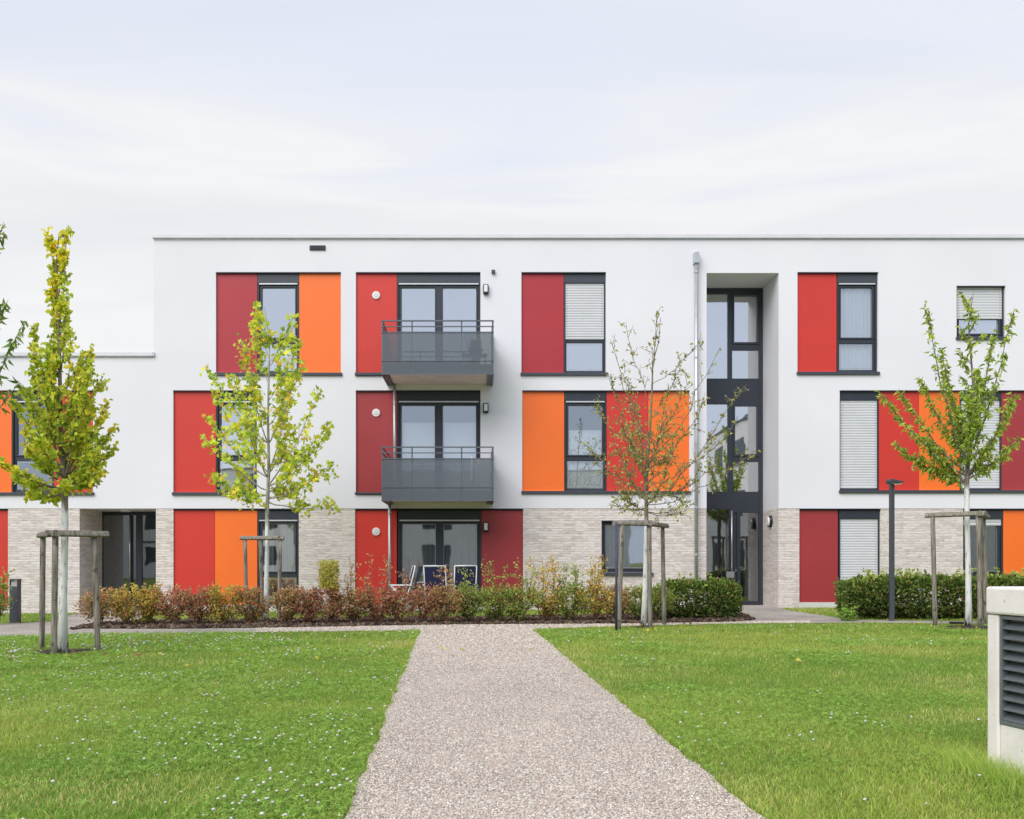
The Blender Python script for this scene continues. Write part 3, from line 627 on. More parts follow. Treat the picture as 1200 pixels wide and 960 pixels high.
# taller tufts near kiosk and lawn edge
def tuft_pts():
    pts = []
    for _ in range(2600):
        s = random.uniform(-.2, 2.0); pts.append((2.85+.174*s-abs(random.gauss(0, .09))-.01, -18.5-s))
    return pts
def tufts(P, hmin, hmax, name, label, ww=.004, cols=((.18, .29, .04), (.34, .38, .11))):
    mbv = []; f = []; npv = []; T = []
    for (x, y) in P:
        if x > 2.84+.174*(-18.5-y) and y > -21: pass
        h = random.uniform(hmin, hmax); a = random.uniform(0, 6.28); la = random.gauss(3.6, 1.2); L = h*random.uniform(.2, .9); w = ww
        c = np.array(cols[0])*(1-(q := random.random()))+np.array(cols[1])*q; n = len(mbv); z = gz(x)
        for i, t in enumerate((0, .35, .7)):
            ww_ = w*(1-.3*i)/2; ox, oy = math.cos(la)*L*t*t, math.sin(la)*L*t*t
            mbv += [(x-math.cos(a)*ww_+ox, y-math.sin(a)*ww_+oy, z+h*t*(1-.15*t)), (x+math.cos(a)*ww_+ox, y+math.sin(a)*ww_+oy, z+h*t*(1-.15*t))]; T += [c, c]
        mbv.append((x+math.cos(la)*L, y+math.sin(la)*L, z+h*.83)); T.append(c*1.2)
        f += [n, n+1, n+3, n+2, n+2, n+3, n+5, n+4, n+4, n+5, n+6]; npv += [4, 4, 3]
    return tag(np_mesh(name, np.array(mbv), f, npv, M['grass'], tint=np.array(T)), label, 'grass', kind='stuff')
tufts(tuft_pts(), .05, .2, 'tall_grass', 'long unmown grass blades along the foot of the concrete louvre housing', .0045)
# clover leaves (three leaflets each) in patches
def clover(n):
    X, Y, d = scatter(n, 3.7, 17, 1.3); pt = fbm(X, Y, .5, 21); lim = np.where(X < -.3, .46, .60)
    k = lawn_mask(X, Y) & (pt > lim+rng.normal(0, .05, n)); X, Y, d = X[k], Y[k], d[k]; n = len(X)
    z = SL*X+rng.uniform(.018, .045, n); a0 = rng.uniform(0, 6.283, n); s = rng.uniform(.006, .011, n)*np.maximum(1, d/8); tilt = rng.normal(0, .35, (n, 2))
    V = np.empty((n, 3, 5, 3))
    for j in range(3):
        a = a0+j*2.094
        for q, (rr, off) in enumerate(((0, 0), (.8, .5), (1.45, .33), (1.45, -.33), (.8, -.5))):
            dx = np.cos(a+off)*rr*s; dy = np.sin(a+off)*rr*s
            V[:, j, q] = np.stack([X+dx, Y+dy, z+dx*tilt[:, 0]+dy*tilt[:, 1]], 1)
    m = n*3; b = np.arange(m)[:, None]*5; Fq = (b+np.arange(5)).ravel()
    C = np.array([.138, .238, .045])*rng.uniform(.7, 1.35, n)[:, None]+np.array([.05, .03, .0])*rng.random(n)[:, None]
    T = np.repeat(C, 15, 0)
    tag(np_mesh('clover_leaves', V.reshape(-1, 3), Fq, np.full(m, 5), M['grass'], tint=T), 'bright green clover leaves growing in patches in the lawn', 'clover', kind='stuff')
clover(230000)
def flowers(n):
    X, Y, d = scatter(n, 4.2, 17.5, 1.0); pt = fbm(X, Y, .5, 21); pf = vnoise(X, Y, 1.8, 77)
    pr = np.where(X < -.3, np.clip((pt-.36)*3.2, .06, 1), .02+.16*(pt > .62))*(.15+1.1*np.clip(pf-.25, 0, 1))
    k = lawn_mask(X, Y) & (rng.random(n) < pr); X, Y, d = X[k], Y[k], d[k]; n = len(X)
    # little faceted balls
    ico = bpy.data.meshes.new('t'); import bmesh; bm = bmesh.new(); bmesh.ops.create_icosphere(bm, subdivisions=2, radius=1); bm.to_mesh(ico); bm.free()
    v0 = np.array([v.co[:] for v in ico.vertices]); f0 = np.array([p.vertices[:] for p in ico.polygons]); bpy.data.meshes.remove(ico)
    v0 = v0*(1+.22*np.sin(v0[:, :1]*9+v0[:, 2:]*11)); r = rng.uniform(.005, .0098, n)*np.clip(d/9, 1, 1.5)
    V = v0[None]*r[:, None, None]*np.array([1, 1, .85])+np.stack([X, Y, SL*X+rng.uniform(.04, .075, n)], 1)[:, None]
    Fq = (f0[None]+np.arange(n)[:, None, None]*len(v0)).ravel(); nper = np.full(n*len(f0), 3)
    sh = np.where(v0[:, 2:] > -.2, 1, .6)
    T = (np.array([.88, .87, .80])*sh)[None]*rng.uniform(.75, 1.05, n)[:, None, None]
    tag(np_mesh('clover_flowers', V.reshape(-1, 3), Fq, nper, M['flower'], tint=T.reshape(-1, 3)), 'small round white clover flowers dotted over the lawn', 'flowers', kind='stuff')
flowers(12500)
# loose stones on the gravel path
def stones(n, d0, d1, smin, smax, name, label, cols, P, pw=1.6, a=300, b=950, z0=.012):
    X, Y, d = scatter(n, d0, d1, pw, a, b); k = inpoly(X, Y, P); X, Y, d = X[k], Y[k], d[k]; n = len(X)
    v0 = np.array([[1, 0, 0], [-1, 0, 0], [0, 1, 0], [0, -1, 0], [0, 0, 1], [0, 0, -1.]]); f0 = np.array([[0, 2, 4], [2, 1, 4], [1, 3, 4], [3, 0, 4], [2, 0, 5], [1, 2, 5], [3, 1, 5], [0, 3, 5]])
    s = rng.uniform(smin, smax, n)*np.maximum(1, d/9)
    V = (v0[None]+rng.normal(0, .28, (n, 6, 3)))*s[:, None, None]*np.stack([rng.uniform(.7, 1.3, n), rng.uniform(.7, 1.3, n), rng.uniform(.4, .8, n)], 1)[:, None]
    V += np.stack([X, Y, SL*X+z0+s*.15], 1)[:, None]
    Fq = (f0[None]+np.arange(n)[:, None, None]*6).ravel()
    cc = np.array(cols)[rng.integers(0, len(cols), n)]*rng.uniform(.75, 1.2, n)[:, None]
    tag(np_mesh(name, V.reshape(-1, 3), Fq, np.full(n*8, 3), M['stone'], tint=np.repeat(cc, 6, 0)), label, 'gravel' if 'gravel' in name else 'bark mulch', kind='stuff')
SC = [tuple(min(.8, q*k) for q, k in zip(c, (1.18, 1.13, 1.065))) for c in [(.58, .52, .47), (.50, .44, .39), (.66, .61, .56), (.36, .31, .275), (.25, .225, .21), (.72, .68, .63), (.52, .43, .37), (.55, .50, .46)]]
stones(420000, 3.7, 19, .0028, .0068, 'gravel_stones', 'pale beige crushed gravel covering the garden path', SC, gp)
stones(60000, 17, 24, .010, .03, 'bark_chips', 'dark brown bark chips under the shrubs', [(.07, .042, .028), (.035, .02, .015), (.11, .075, .05), (.17, .12, .085)], mp_, 1.0, 60, 900, .02)
# ================================================================== foliage tools
def shape_leaf(kind):
    if kind == 'oval':
        v = [(0, 0), (-.28, .25), (-.30, .55), (0, 1), (.30, .55), (.28, .25)]; f = [(0, 3, 2, 1), (0, 5, 4, 3)]
    elif kind == 'narrow':
        v = [(0, 0), (-.17, .3), (-.16, .6), (0, 1), (.16, .6), (.17, .3)]; f = [(0, 3, 2, 1), (0, 5, 4, 3)]
    elif kind == 'lobed':
        v = [(0, 0), (-.18, .08), (-.55, .02), (-.38, .28), (-.62, .62), (-.24, .58), (0, 1), (.24, .58), (.62, .62), (.38, .28), (.55, .02), (.18, .08)]
        f = [(0, 6, 5, 4, 3, 2, 1), (0, 11, 10, 9, 8, 7, 6)]
    else:  # round
        v = [(0, 0), (-.36, .15), (-.45, .5), (-.3, .85), (0, 1), (.3, .85), (.45, .5), (.36, .15)]; f = [(0, 4, 3, 2, 1), (0, 7, 6, 5, 4)]
    return np.array(v, float), f
def leaves(P, Dv, size, kind, colr, name, parent, mat='leaf', fold=.25, curl=.2, origin=(0, 0, 0), up=None):
    P = np.asarray(P, float)-np.array(origin); n = len(P); Dv = np.asarray(Dv, float)
    Dv = Dv/np.linalg.norm(Dv, axis=1)[:, None]
    rn = rng.normal(0, 1, (n, 3))
    if up is not None: rn = rn*up+np.array([0, 0, 1.])
    S = np.cross(Dv, rn); S /= np.linalg.norm(S, axis=1)[:, None]+1e-9; Nn = np.cross(S, Dv)
    v, f = shape_leaf(kind); sz = np.asarray(size)
    if sz.ndim == 0: sz = sz*rng.uniform(.6, 1.25, n)
    x = v[:, 0]; y = v[:, 1]; zc = np.abs(x)*fold*2-curl*(y**2)
    V = P[:, None]+sz[:, None, None]*(S[:, None]*x[None, :, None]+Dv[:, None]*y[None, :, None]+Nn[:, None]*(zc[None, :, None]*rng.uniform(.4, 1.6, n)[:, None, None]))
    m = len(v); idx = []; nper = []
    fl = np.concatenate([np.array(a) for a in f]); npf = [len(a) for a in f]
    Fq = (fl[None]+np.arange(n)[:, None]*m).ravel(); nper = np.tile(npf, n)
    return np_mesh(name, V.reshape(-1, 3), Fq, nper, M[mat], parent, np.repeat(colr, m, 0))
def mixcol(n, cols, wts, jit=.18):
    c = np.array(cols)[rng.choice(len(cols), n, p=np.array(wts)/sum(wts))]
    return c*rng.uniform(1-jit, 1+jit, n)[:, None]
def rvec(s=1.): return Vector((random.gauss(0, s), random.gauss(0, s), random.gauss(0, s)))
def limb(a, b, bow=.12, n=7, wob=.02):
    """curved polyline from a to b, sagging outward first and then rising"""
    a = Vector(a); b = Vector(b); L = (b-a).length; out = []; ph = rvec(1)
    for i in range(n+1):
        t = i/n; p = a.lerp(b, t); p.z -= bow*L*4*t*(1-t)*.5
        if 0 < i < n: p += rvec(wob*L*.35)
        out.append(p)
    return out
def stakes(name, label, posts, bars, h, group):
    r0 = posts[0]; base = Vector((r0[0], r0[1], gz(r0[0]))); r = empty(name, base); tag(r, label, 'tree stakes', group)
    for (x, y) in posts:
        mb = MB(); k = random.uniform(-.01, .01)
        pts = [(x-base.x+k*i, y-base.y, -.1+i*(h+.1)/6) for i in range(7)]
        mb.tube(pts, [.039+random.uniform(-.002, .002) for _ in pts], 12).build('post', M['wood'], r, smooth=True)
    for (i, j, o1, o2) in bars:
        a = Vector((posts[i][0], posts[i][1], 0)); b = Vector((posts[j][0], posts[j][1], 0)); d = (b-a).normalized()
        a -= d*(o1+.04); b += d*(o2+.04)
        z = h+.012+gz(posts[i][0])*0; mb = MB(); w = d.cross(Vector((0, 0, 1)))
        # half-round rail, flat side down
        nn = 9; rings = []
        ends = [a.lerp(b, t) for t in (0, .25, .5, .75, 1)]
        for q in ends:
            n0 = len(mb.v); rr = .060+random.uniform(-.004, .004)
            for s in range(nn):
                an = math.pi*s/(nn-1); mb.v.append((q.x-base.x+w.x*math.cos(an)*rr, q.y-base.y+w.y*math.cos(an)*rr, z+math.sin(an)*rr*1.1))
            mb.v.append((q.x-base.x-w.x*rr*.6, q.y-base.y-w.y*rr*.6, z-.02)); mb.v.append((q.x-base.x+w.x*rr*.6, q.y-base.y+w.y*rr*.6, z-.02)); rings.append(n0)
        kk = nn+2
        for r1, r2 in zip(rings, rings[1:]):
            for s in range(kk): mb.f.append((r1+s, r2+s, r2+(s+1) % kk, r1+(s+1) % kk))
        mb.f.append(tuple(rings[0]+s for s in range(kk))); mb.f.append(tuple(rings[-1]+s for s in reversed(range(kk))))
        mb.build('rail', M['wood'], r, smooth=False)
    return r, base
class Tree:
    def __init__(s, name, label, base, group, mat, seed):
        s.b = Vector(base); s.r = empty(name, s.b); tag(s.r, label, 'tree', group); s.mb = MB(); s.mat = mat; s.P = []; s.Dv = []; random.seed(seed)
    def trunk(s, pts, rad):
        s.tp = [Vector(p) for p in pts]; s.mb.tube([p-s.b for p in s.tp], [q*.68+.002 for q in rad], 12)
    def on_trunk(s, z):
        for a, b in zip(s.tp, s.tp[1:]):
            if a.z <= z <= b.z: return a.lerp(b, (z-a.z)/(b.z-a.z))
        return s.tp[-1].copy()
    def branch(s, a, b, r0, bow=.15, tw=14, tl=.35, sp=.05, droop=0., t0=.2, upb=.5, k=6, cl=1, spread=.5, lj=.03, sub=0., wob=.02, r1=.004):
        pts = limb(a, b, bow, 8, wob); n = len(pts); s.mb.tube([p-s.b for p in pts], [r0+(r1-r0)*(i/(n-1))**.8 for i in range(n)], k, cap=False)
        for q in range(tw):
            t = t0+(1-t0)*(q+random.random())/tw; f = t*(n-1); i = min(int(f), n-2); p = pts[i].lerp(pts[i+1], f-i); d = (pts[i+1]-pts[i]).normalized()
            dv = (d*.8+rvec(spread)+Vector((0, 0, upb))).normalized(); L = tl*random.uniform(.35, 1.1)*(1.05-.45*t)
            e = p+dv*L; mid = p.lerp(e, .5)+rvec(.02*L)-Vector((0, 0, .0)); s.twig([p, mid, e], cl, sp, droop, lj)
            if random.random() < sub:
                e2 = mid+(dv+rvec(.6)).normalized()*L*.7; s.twig([mid, mid.lerp(e2, .5)+rvec(.015), e2], cl, sp, droop, lj)
        s.twig([pts[-2], pts[-2].lerp(pts[-1], .5), pts[-1]+(pts[-1]-pts[-2])*.3], cl, sp, droop, lj)
        return pts
    def twig(s, pts, cl, sp, droop, lj):
        s.mb.tube([p-s.b for p in pts], [.0052, .004, .0025], 4, cap=False)
        for a, b in zip(pts, pts[1:]):
            L = (b-a).length; m = max(1, int(L/sp))
            for j in range(m):
                p = a.lerp(b, (j+random.random())/m)
                for _ in range(cl):
                    dv = ((b-a).normalized()*.5+rvec(.65)+Vector((0, 0, -droop))).normalized(); s.P.append(tuple(p+rvec(lj)*1.)); s.Dv.append(tuple(dv))
    def finish(s, size, kind, cols, wts, mat='leaf', fold=.25, curl=.2, shade=None):
        s.mb.build('trunk', s.mat, s.r, smooth=True)
        n = len(s.P); C = mixcol(n, cols, wts); P = np.array(s.P)
        cl = fbm(P[:, 0]*1., P[:, 2]*1.+P[:, 1], 3.2, 4); C *= (.72+.62*cl)[:, None]
        if shade is not None: C = shade(P, C)
        leaves(P, s.Dv, size, kind, C, 'crown', s.r, mat, fold, curl, origin=s.b)
# ---- tree 1 : dense golden green, leaves in thick clumps
def at(px, py, dist, dy=0.): v = W(px, py, dist); v.y += dy; return v
d1 = 13.3
bx, by = G(74, 766); base = Vector((bx, by, gz(bx)))
T = Tree('street_tree', 'dense yellow green tree with a tall narrow top, beside the left entrance', base, 'staked young trees', m_trunk('bark_painted', 1.95), 5)
tp = [base-Vector((0, 0, .1)), at(74, 700, d1), at(76, 630, d1), at(76, 570, d1), at(71, 500, d1), at(70, 430, d1), at(69, 370, d1), at(66, 310, d1), at(69, 275, d1)]
T.trunk(tp, [.105, .072, .066, .058, .042, .031, .022, .013, .005])
B1 = [(578, 28, 578, .2), (572, 12, 545, -.3), (575, 110, 562, .1), (570, 118, 532, -.2), (565, 122, 500, .3), (562, 122, 478, 0), (565, 105, 450, -.3), (560, 12, 500, .4), (555, 28, 455, -.1), (550, 45, 430, .3), (550, 95, 425, .2),
      (540, 90, 395, -.2), (530, 55, 400, .1), (520, 30, 480, .5), (500, 108, 440, .4), (500, 45, 390, -.2), (565, 118, 520, .5), (560, 100, 480, .2), (565, 40, 520, .5), (555, 38, 480, -.5), (570, 60, 555, .6), (545, 32, 432, .1), (545, 112, 430, -.2), (535, 55, 415, -.4), (530, 98, 405, .3), (570, 18, 560, 0), (572, 45, 582, .4), (568, 122, 556, -.1), (570, 95, 570, -.5), (568, 90, 540, .7), (566, 58, 530, -.7), (470, 58, 350, .1), (450, 82, 350, -.1), (430, 60, 310, .1), (400, 78, 300, -.05), (370, 60, 282, .05), (350, 80, 272, 0), (560, 75, 520, -.8), (560, 80, 500, .9), (540, 60, 470, -.7), (540, 85, 465, .7), (515, 70, 420, -.4), (515, 80, 410, .45)]
for (ys, xe, ye, dy) in B1:
    a = T.on_trunk(at(75, ys, d1).z); big = ys > 480
    T.branch(a, at(xe, ye, d1, dy), .016 if ys > 540 else .009, .16, tw=19 if big else 16, tl=.21 if big else .13, sp=.034, droop=.6, upb=.4, cl=2, t0=.3, lj=.018, spread=.5)
for i in range(30):
    z0 = at(75, 560-i*9.6, d1).z; a = T.on_trunk(z0); an = random.uniform(0, 6.28); L = .42 if i < 12 else .16
    T.branch(a, a+Vector((math.cos(an)*L*random.uniform(.5, 1), math.sin(an)*L*random.uniform(.5, 1), L*1.2)), .006, .1, tw=5, tl=.12, sp=.036, droop=.6, cl=2, t0=.2, lj=.018)
def sh1(P, C):
    dist = np.abs(P[:, 0]-bx)+np.abs(P[:, 1]-by); C = C*1.1
    yy = (vnoise(P[:, 0], P[:, 2], 2.2, 8) > .62)[:, None]; C = np.where(yy, C*np.array([1.18, 1.03, .8]), C); return C
T.finish(.062, 'round', [(.37, .40, .045), (.29, .35, .04), (.46, .45, .05), (.19, .26, .035), (.5, .36, .05)], [5, 4, 4, 2, .3], fold=.4, curl=.45, shade=sh1)
SG = 'wooden stakes holding the young trees'
stakes('tree_stakes', 'weathered post and rail stakes around the dense yellow green tree on the left lawn',
       [(at(63, 700, 12.95).x, 12.95-D), (at(49, 700, 13.7).x, 13.7-D), (at(115, 700, 13.35).x, 13.35-D)], [(0, 1, .1, .08), (0, 2, .06, .09)], 1.575, SG)
# ---- tree 2 : airy with large lobed leaves
d2 = 20.5; bx, by = G(312, 727); base = Vector((bx, by, gz(bx)))
T = Tree('street_tree', 'airy tree with large lobed yellow green leaves, in front of the orange ground floor panel', base, 'staked young trees', m_trunk('bark_painted', 2.0, dark=(.33, .31, .26)), 6)
T.trunk([base-Vector((0, 0, .1)), at(312, 690, d2), at(313, 640, d2), at(313, 600, d2), at(315, 550, d2), at(314, 490, d2), at(315, 440, d2), at(316, 400, d2), at(310, 360, d2)], [.085, .07, .062, .058, .046, .034, .024, .015, .006])
B2 = [(585, 392, 548, -.3), (588, 385, 592, .3), (580, 245, 560, .2), (575, 250, 520, -.3), (578, 385, 500, .2), (570, 375, 465, -.2), (560, 240, 490, .4), (555, 252, 462, 0), (545, 365, 520, .5), (560, 345, 440, -.2), (540, 270, 440, .3), (520, 250, 440, -.3),
      (500, 355, 425, .2), (490, 285, 405, -.1), (470, 350, 400, .1), (450, 295, 380, .1), (430, 342, 375, 0), (420, 300, 365, 0), (560, 300, 500, -1.), (555, 330, 495, 1.), (520, 300, 450, -.7), (520, 330, 455, .7), (580, 280, 580, -.2), (583, 340, 572, .5), (570, 360, 540, -.6)]
for (ys, xe, ye, dy) in B2:
    a = T.on_trunk(at(313, ys, d2).z); T.branch(a, at(xe, ye, d2, dy), .018 if ys > 500 else .011, .14, tw=15, tl=.44, sp=.036, droop=.25, upb=.35, cl=1, t0=.25, lj=.05, spread=.6)
T.finish(.105, 'lobed', [(.38, .44, .045), (.30, .39, .04), (.50, .47, .05), (.18, .27, .03), (.58, .40, .05)], [5, 4, 3, 1.6, .8], fold=.18, curl=.25)
stakes('tree_stakes', 'weathered stakes standing in the reddish shrub row around the airy lobed leaf tree',
       [(at(289.5, 700, 20.2).x, 20.2-D), (at(326.5, 700, 20.2).x, 20.2-D), (at(308, 700, 20.95).x, 20.95-D)], [(0, 1, .1, .07), (1, 2, .02, .06)], 1.68, SG)
# ---- tree 3 : thin sparse, many fine twigs
d3 = 17.6; bx, by = G(754, 735.5); base = Vector((bx, by, gz(bx)))
T = Tree('street_tree', 'thin sparse tree with many fine twigs, beside the grey downpipe', base, 'staked young trees', m_trunk('bark_painted', 1.9, dark=(.19, .155, .11)), 9)
T.trunk([base-Vector((0, 0, .1)), at(756, 690, d3), at(757, 640, d3), at(757.5, 600, d3), at(757, 560, d3), at(762, 500, d3), at(764, 460, d3), at(765, 425, d3), at(772, 400, d3), at(774, 372, d3)], [.09, .062, .056, .05, .038, .027, .02, .014, .008, .004])
B3 = [(590, 872, 455, .1, 1), (592, 888, 528, .2, 0), (575, 858, 495, -.2, 0), (585, 700, 470, -.2, 1), (595, 720, 590, .3, 0), (600, 800, 600, -.3, 0), (585, 845, 540, .4, 1), (575, 690, 520, .3, 1), (570, 820, 470, -.3, 1), (560, 715, 440, .2, 1), (540, 840, 415, 0, 0), (510, 715, 405, -.2, 0), (490, 800, 420, .2, 0),
      (470, 735, 380, .1, 0), (450, 770, 368, 0, 0), (450, 820, 400, -.1, 0), (575, 735, 480, -.8, 1), (570, 785, 490, .8, 1), (560, 745, 500, .6, 1), (560, 775, 470, -.6, 1), (550, 725, 500, -.4, 1), (548, 795, 520, .5, 1), (592, 770, 560, -.7, 1), (588, 740, 545, .7, 1), (600, 725, 575, -.3, 1), (600, 815, 585, .3, 0), (530, 735, 440, .3, 1), (530, 800, 455, -.4, 1)]
for (ys, xe, ye, dy, dn) in B3:
    a = T.on_trunk(at(757, ys, d3).z); T.branch(a, at(xe, ye, d3, dy), .011 if ys > 500 else .007, .2, tw=26 if dn else 14, tl=.38, sp=.08, droop=.35, upb=.15, cl=1, t0=.22, lj=.022, spread=.7, sub=.75 if dn else .3, wob=.05)
T.finish(.060, 'oval', [(.26, .28, .06), (.33, .32, .08), (.17, .20, .05), (.38, .32, .12), (.34, .22, .10)], [5, 4, 3, 1.2, .8], fold=.3, curl=.3)
stakes('tree_stakes', 'weathered stakes around the thin sparse tree in front of the brick wall window',
       [(at(725, 700, 17.0).x, 17.0-D), (at(762, 700, 17.25).x, 17.25-D), (at(778.5, 700, 18.1).x, 18.1-D)], [(0, 1, .06, .06), (1, 2, .04, .1)], 1.81, SG)
MB().tube([(0, 0, -.05), (0, 0, .6), (0, 0, 1.75)], .028, 10)
st_x, st_y = G(722.2, 741); o = MB().tube([(0, 0, -.05), (.002, 0, .9), (.004, 0, 1.83)], [.022, .022, .02], 10).build('garden_post', plain('dark_violet_post', (.05, .045, .09), .6, noise=.3, nscale=12), smooth=True)
o.location = (st_x, st_y, gz(st_x)); tag(o, 'thin dark violet pole leaning against the stakes of the sparse tree', 'pole')
# ---- tree 4 : ascending limbs with drooping leaves
d4 = 17.1; bx, by = G(1135, 735); base = Vector((bx, by, gz(bx)))
T = Tree('street_tree', 'tree with upswept limbs and drooping green leaves, beside the concrete louvre housing', base, 'staked young trees', m_trunk('bark_painted', 2.42), 12)
T.trunk([base-Vector((0, 0, .1)), at(1135, 700, d4), at(1134, 640, d4), at(1133, 590, d4), at(1133, 560, d4), at(1136, 520, d4), at(1142, 470, d4), at(1138, 420, d4), at(1135, 380, d4), at(1141, 342, d4)], [.095, .07, .062, .06, .055, .042, .03, .02, .013, .004])
B4 = [(558, 1028, 466, -.2), (555, 1062, 458, .2), (550, 1083, 366, -.1), (530, 1110, 410, .2), (545, 1190, 368, .1), (535, 1158, 395, -.2), (560, 1198, 470, .3), (562, 1180, 520, -.3), (565, 1095, 510, .4), (540, 1088, 442, .3), (520, 1160, 440, .4),
      (550, 1110, 470, -.8), (550, 1150, 470, .8), (530, 1130, 440, -.5), (530, 1125, 430, .5), (555, 1170, 470, -.5), (565, 1082, 535, .1), (568, 1060, 520, .3)]
for (ys, xe, ye, dy) in B4:
    a = T.on_trunk(at(1134, ys, d4).z); T.branch(a, at(xe, ye, d4, dy), .022 if ys > 520 else .014, .16, tw=38, tl=.18, sp=.032, droop=1.1, upb=.1, cl=2, t0=.16, lj=.02, spread=.5)
for i in range(22):
    a = T.on_trunk(at(1134, 560-i*9.5, d4).z); an = random.uniform(0, 6.28)
    T.branch(a, a+Vector((math.cos(an)*.2, math.sin(an)*.2, .22)), .006, .1, tw=6, tl=.12, sp=.05, droop=1., cl=2, t0=.1, lj=.016)
T.finish(.092, 'narrow', [(.27, .34, .05), (.20, .28, .04), (.37, .42, .07), (.12, .18, .03), (.42, .38, .08)], [5, 4, 2.5, 2, .4], fold=.4, curl=.45)
stakes('tree_stakes', 'weathered post and rail stakes around the tree nearest the concrete louvre housing',
       [(at(1149, 700, 16.7).x, 16.7-D), (at(1096, 700, 17.3).x, 17.3-D), (at(1155.5, 700, 17.6).x, 17.6-D)], [(0, 1, .05, .12), (0, 2, .06, .1)], 1.92, SG)
# ---- tree 5 : outside the left edge, only twigs reach in
d5 = 12.2; bx, by = G(-75, 773); base = Vector((bx, by, gz(bx)))
T = Tree('street_tree', 'tree at the left picture edge of which only drooping leafy twigs show', base, 'staked young trees', m_trunk('bark_painted', 1.9), 15)
T.trunk([base-Vector((0, 0, .1)), at(-75, 640, d5), at(-74, 560, d5), at(-72, 470, d5), at(-70, 380, d5), at(-60, 270, d5)], [.1, .07, .06, .045, .03, .008])
for (ys, xe, ye, dy) in [(560, 24, 385, 0), (550, 10, 450, .2), (470, 2, 355, .1), (430, 2, 268, 0), (560, -140, 450, .2), (540, -130, 380, -.3), (500, -100, 340, .4), (480, -40, 320, .5), (560, -30, 450, -.6), (550, -110, 470, .8), (450, -50, 260, -.1)]:
    a = T.on_trunk(at(-74, ys, d5).z); T.branch(a, at(xe, ye, d5, dy), .02, .14, tw=20, tl=.14, sp=.05, droop=1.1, upb=.1, cl=2, t0=.2, lj=.015, spread=.5)
T.finish(.10, 'narrow', [(.16, .22, .05), (.10, .16, .035), (.24, .29, .06)], [5, 4, 2.5], fold=.4, curl=.45)
# grass overhanging the gravel edges and a few fallen leaves
EP = []
for i in range(len(gp)):
    a_, b_ = gp[i], gp[(i+1) % len(gp)]
    if max(a_[1], b_[1]) > -3 or min(a_[1], b_[1]) < -21: continue
    for _ in range(int(np.hypot(*(b_-a_))*110)):
        t = random.random(); q = a_+(b_-a_)*t; EP.append((q[0]+random.gauss(0, .022), q[1]+random.gauss(0, .022)))
tufts(EP, .02, .06, 'edge_grass', 'grass blades hanging over the edges of the gravel path', .004, ((.16, .24, .04), (.33, .35, .10)))
FP = []; 
for (cx_, cy_, k_, sg) in ((fx(74, d1-D), d1-D, 55, 1.1), (fx(754, d3-D), d3-D, 40, 1.2), (fx(1135, d4-D), d4-D, 30, 1.0), (-1., -14., 50, 3.)):
    for _ in range(k_): x_ = random.gauss(cx_, sg); FP.append((x_, min(-5.2, random.gauss(cy_, sg)), gz(x_)+.04))
FP = [q for q in FP if not (q[1] < -13 and abs(q[0]) < 3)]; n_ = len(FP); tag(leaves(np.array(FP), np.stack([rng.normal(0, 1, n_), rng.normal(0, 1, n_), rng.normal(0, .15, n_)], 1), .055, 'round', mixcol(n_, [(.40, .33, .06), (.30, .17, .06), (.22, .13, .06)], [3, 2, 2]), 'fallen_leaves', None, 'leaf', .3, .3, up=.3), 'fallen yellow and brown leaves scattered on lawn and path', 'fallen leaves', kind='stuff')
